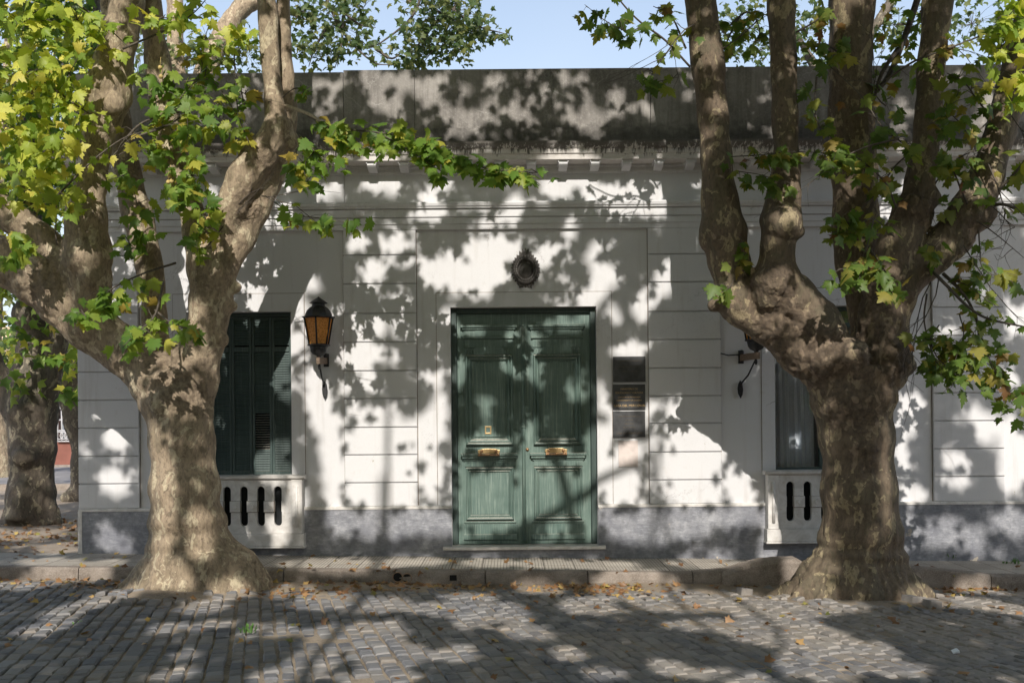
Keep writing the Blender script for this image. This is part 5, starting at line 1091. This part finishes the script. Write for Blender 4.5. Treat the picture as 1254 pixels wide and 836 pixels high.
far_tree('plane_tree', 'pale trunk far behind at the left edge', None, [[(-8, 585, 24, Yb), (-10, 500, 16, Yb), (-10, 400, 12, Yb), (0, 200, 8, Yb), (10, 40, 5, Yb)]], [],
 [(20, 430, 60, 30, 17.5, 2, 200), (90, 430, 30, 30, 17.5, 1.5, 120), (40, 320, 120, 80, 18, 2.5, 520), (40, 160, 120, 100, 18, 2.5, 560), (160, 260, 60, 90, 18, 2, 300), (170, 100, 70, 90, 18, 2, 360), (80, 10, 100, 60, 18, 2, 300)], M_barkL, .09, (.2, .32), M_leafF)
# tree in the courtyard right behind the house: pale limb crossing behind the left tree
Yb = 12.0
tb = far_tree('plane_tree', 'tall plane tree whose crown rises behind the parapet above the door left side', None,
 [[(238, 640, 22, Yb), (236, 400, 18, Yb), (236, 150, 16, Yb), (252, 90, 14, Yb), (275, 40, 13, Yb), (300, 8, 12, Yb), (340, -14, 10, Yb), (420, -60, 7, Yb), (520, -50, 4, Yb)],
  [(236, 200, 13, Yb), (218, 100, 11, Yb), (214, 20, 10, Yb), (214, -80, 7, Yb)], [(300, 8, 8, Yb), (320, 5, 6, Yb), (370, 22, 3, Yb), (400, 40, 1.6, Yb)], [(420, -60, 5, Yb), (500, 0, 2.6, Yb), (540, 30, 1.6, Yb)]], [],
 [(545, 18, 60, 26, 12, 1.8, 330), (520, 52, 40, 22, 12, 1.4, 200), (580, 38, 34, 14, 12, 1, 110), (500, 76, 24, 8, 12, .8, 50), (560, 62, 26, 12, 12, 1, 60), (612, 44, 18, 5, 12, .5, 26), (525, -30, 80, 30, 12, 2, 240), (450, 58, 40, 22, 12, 1, 60), (415, 30, 46, 34, 12, 1.4, 190), (385, 62, 40, 18, 12, 1, 110), (370, 14, 40, 24, 12, 1, 120), (300, 60, 40, 30, 12, 1.3, 120), (230, 70, 50, 40, 12, 1.3, 120), (395, -30, 60, 30, 12, 2, 130), (445, 10, 26, 14, 12, 1, 40)], M_barkL, .07, (.14, .22), M_leafF, twigs=True)
m = MB()
for pts in (((400, 0), (420, 40), (455, 75), (480, 80)), ((520, -20), (505, 20), (470, 50), (450, 60)), ((560, 0), (545, 40), (520, 75)), ((420, 20), (418, 55), (410, 84)), ((540, 0), (580, 30), (620, 42)), ((540, 20), (500, 70)), ((415, 10), (440, 30), (460, 34)), ((400, 35), (385, 60), (378, 82)), ((460, 60), (480, 72), (495, 60))):
    q = catmull([tuple(W(a, b, 12)) for a, b in pts], 5); m.tube([Vector(v) for v in q], [.045-.035*i/(len(q)-1) for i in range(len(q))], 5)
m.build('branch', M_twig, tb)
Yb = 13.0
tc = far_tree('plane_tree', 'tall plane tree whose crown rises behind the parapet above the right tree', None,
 [[(1010, 640, 20, Yb), (1012, 300, 15, Yb), (1030, 60, 10, Yb), (1050, -80, 6, Yb)], [(1020, 120, 9, Yb), (1080, 20, 6, Yb), (1130, -60, 3, Yb)], [(1020, 120, 7, Yb), (960, 20, 4, Yb), (900, -40, 2, Yb)]], [],
 [(900, 30, 40, 24, 13, 1.5, 130), (930, 62, 34, 14, 13, 1, 70), (985, 40, 30, 36, 13, 1.4, 120), (1005, 74, 20, 10, 13, 1, 40), (1100, 36, 36, 30, 13, 1.3, 110), (1190, 30, 50, 34, 13, 1.3, 130), (1240, 70, 30, 16, 13, 1, 60), (850, 40, 30, 20, 13, 1, 16), (1000, -20, 120, 20, 13, 2, 200)], M_barkB, .07, (.14, .22), M_leafF)

# ------------------------------------------------------------------ house across the far street
hb = empty('background_house', W(70, 566, 29)); tag(hb, 'distant house with brick red base and white barred window past the left corner', 'house')
Yh = 29; g0 = -.1
def hx(px): return X_(px, Yh, 530)
def hz(py): return Z_(80, py, Yh)
m = MB(); m.box(hx(66), hx(150), Yh, Yh+6, hz(541), hz(395)); m.build('wall', simple('brown_wall', (.06, .035, .032), .9, 0, .3, 2, .3), hb)
m = MB(); m.box(hx(62), hx(150), Yh-.12, Yh+6, g0, hz(541.2)); m.build('plinth', simple('red_plaster', (.20, .080, .060), .9, 0, .2, 1.5, .3), hb)
m = MB(); m.box(hx(-80), hx(62)-.05, Yh-.3, Yh+6, g0, hz(400)); m.build('side_wall', simple('cream_plaster', (.60, .47, .33), .9, 0, .2, 1, .3), hb)
m = MB(); m.box(hx(77), hx(97), Yh-.03, Yh-.001, hz(538), hz(490)); wn = m.build('window', simple('pale_pane', (.34, .38, .42), .3, 0, .3, 2, .1), hb)
m = MB()
for i in range(6): x = hx(74+5*i); m.tube([(x, Yh-.25, hz(540)), (x, Yh-.25, hz(486))], .035, 6)
for yy in (540, 527, 514, 500, 488): m.tube([(hx(73), Yh-.25, hz(yy)), (hx(100), Yh-.25, hz(yy))], .035, 6)
for yy in (533, 494):
    for i in range(5):
        cxx, czz = hx(76.5+5*i), hz(yy); m.tube([(cxx+.16*math.cos(a), Yh-.27, czz+.16*math.sin(a)) for a in [PI*2*k/10 for k in range(11)]], .022, 5)
k = m.build('grille', simple('white_iron', (.45, .45, .46), .5, 0, .1, 9, .1)); k.parent = wn

op = empty('added_street_house', (0, -23, 0)); tag(op, 'unseen long low row of plain ochre houses added behind the camera to block sky light', 'house')  # unseen row, added to cut the sky light reaching the facade
M_och = simple('ochre_stucco', (.34, .26, .17), .9, 0, .2, 1.2, .4)
m = MB(); grid_wall(m, [-26]+[v for k in range(8) for v in (-23+6*k, -21.6+6*k)]+[26], [-.5, .9, 3.2, 6.8], [(-23+6*k, -21.6+6*k, .9, 3.2) for k in range(8)], -23.4, -23); m.box(-26, 26, -32, -23.41, -.5, 6.6); m.build('wall', M_och, op)
for k in range(8):
    m = MB(); m.cbox(-23+6*k, -21.6+6*k, -23.3, -23.2, .9, 3.2, .01); m.build('window', M_shut, op)
m = MB(); m.prof([(-23, 6.1), (-22.7, 6.3), (-22.7, 6.5), (-23, 6.6)], -26, 26); m.build('cornice', M_och, op)
# ------------------------------------------------------------------ small things on the ground
n = 700; P = []; 
def lit_z(x, y):
    if y > 0: return G(x)+.005
    if y > KY: return G(x)+.008
    return street_z(x, y)+.006
def scatter(cx, cy, sx, sy, n):
    for _ in range(n):
        x = random.gauss(cx, sx); y = random.gauss(cy, sy)
        if abs(x-T1.x) < .5 and abs(y-T1.y) < .5: continue
        P.append((x, y, lit_z(x, y)+random.uniform(0, .012)))
scatter(-1.2, KY-.18, 1.6, .12, 170); scatter(-2.5, -2.0, 1.2, .4, 70); scatter(1.2, KY-.55, .45, .22, 90); scatter(0, -3, 3.5, 1.3, 70); scatter(-1.6, KY-.1, .6, .07, 190); scatter(-1.9, KY-.5, .9, .22, 110); scatter(1.0, KY-.28, .3, .10, 90); scatter(T1.x+.7, T1.y+.1, .15, .15, 40); scatter(T1.x-.9, T1.y+.1, .2, .15, 50); scatter(T2.x+.95, T2.y, .2, .15, 30); scatter(4, -2.8, 1.6, .8, 60); scatter(-7.6, 1.2, 1.2, .9, 340); scatter(-8, 3, 1.4, 1.5, 260); scatter(-5.2, KY-.15, 1.2, .12, 90); scatter(-4.5, -2.2, 1.2, .5, 40); scatter(0, -5, 3.2, 1.2, 60); scatter(0, -.8, 4, .3, 50); scatter(6, KY-.2, 1, .15, 30); scatter(-.65, KY-.12, .15, .05, 26); scatter(2.6, KY-.12, .5, .06, 60); scatter(5.6, KY-.12, .4, .06, 40)
P = np.array(P); k = len(P); N = np.array([0, -.25, 1])[None]+rng.normal(0, .42, (k, 3)); T = np.stack([rng.normal(0, 1, k), rng.normal(0, 1, k), rng.normal(0, .15, k)], 1)
o = leaf_mesh('leaf_litter', P, N, T, rng.uniform(.05, .105, k), (LT2, LF2), M_litter, None); tag(o, 'dry brown fallen plane leaves scattered over setts and pavement', 'leaf litter', None, 'stuff')
# loosened setts by the right tree's root
for (px, py, a, sz, lab) in ((1117, 733, .5, .16, 'loose square sett lifted out of the paving right of the right trunk'), (1142, 738, .2, .15, 'loose sett lying just right of the lifted one by the right trunk'), (912, 722, .25, .15, 'raised sett in the paving left of the right tree root')):
    p = ground_pt(px, py, .12); m = MB(); m.cbox(-sz/2, sz/2, -sz/2, sz/2, -.09, .02, .012)
    o = m.build('loose_sett', M_setts); o.location = (p.x, p.y, street_z(p.x, p.y)+.05); o.rotation_euler = (.25*a-.1, .12, a); tag(o, lab, 'sett', 'loose setts around the right tree')
# broken raised kerb slab left of right tree
p = W(945, 700, KY-.05); m = MB(); n = 12; vs = []
for i in range(n+1):
    u = i/n; x = p.x-.62+1.02*u; top = G(x)+.02+.17*math.sin(min(1, u*1.25)*PI/2)*(1 if u < .92 else .75); j = .012*noise.noise(Vector((x*6, 0, 4)))
    vs += [(x, KY-.05+j, G(x)-.25), (x, KY-.06+j, top-.05), (x, KY-.03+j, top+j), (x, KY+.16, top+.01+j), (x, KY+.18, G(x)-.2)]
m.add(vs, [(i*5+j, (i+1)*5+j, (i+1)*5+(j+1) % 5, i*5+(j+1) % 5) for i in range(n) for j in range(5)]+[tuple(range(5)), tuple(range(n*5, n*5+5))[::-1]])
o = m.build('heaved_kerb_stone', M_kerb); tag(o, 'kerb stone pushed up by roots left of the right tree', 'kerb stone')
def weed(px, py, drop, n, h, lab):
    p = ground_pt(px, py, drop); m = MB()
    for i in range(n):
        a = random.uniform(0, 2*PI); r = random.uniform(.02, .07)*h/.1; b = Vector((p.x+random.gauss(0, .03), p.y+random.gauss(0, .02), p.z-.01)); t = b+Vector((r*math.cos(a), r*math.sin(a), h*random.uniform(.5, 1.1))); w_ = Vector((-math.sin(a), math.cos(a), 0))*.008
        md_ = (b+t)/2+Vector((0, 0, h*.15)); m.add([b-w_*.5, b+w_*.5, md_+w_, t, md_-w_], [(0, 1, 2, 3, 4)])
    o = m.build('weed', M_grass, recalc=False); tag(o, lab, 'weed', 'weeds growing in the joints')
weed(303, 773, .15, 26, .09, 'green weed growing between setts below the left trunk'); weed(1243, 690, 0, 10, .1, 'weed against the plinth at the right edge'); weed(1232, 690, 0, 10, .07, 'small weed in the pavement near the right edge'); weed(97, 762, .15, 10, .04, 'tiny weed between setts in the left foreground'); weed(1165, 686, 0, 26, .12, 'grass tuft at the foot of the plinth right of the right tree')
p = ground_pt(1172, 798, .15); m = MB(); vs = [(random.uniform(-1, 1)*.045, random.uniform(-1, 1)*.04, random.uniform(0, .05)) for _ in range(14)]
bm = bmesh.new(); [bm.verts.new(v) for v in vs]; bmesh.ops.convex_hull(bm, input=bm.verts); me = bpy.data.meshes.new('paper_scrap'); bm.to_mesh(me); bm.free()
o = link('paper_scrap', me, simple('white_paper', (.75, .78, .82), .8, 0, .05, 20, .3)); o.location = (p.x, p.y, street_z(p.x, p.y)+.005); tag(o, 'crumpled white paper scrap on the setts at lower right', 'litter')
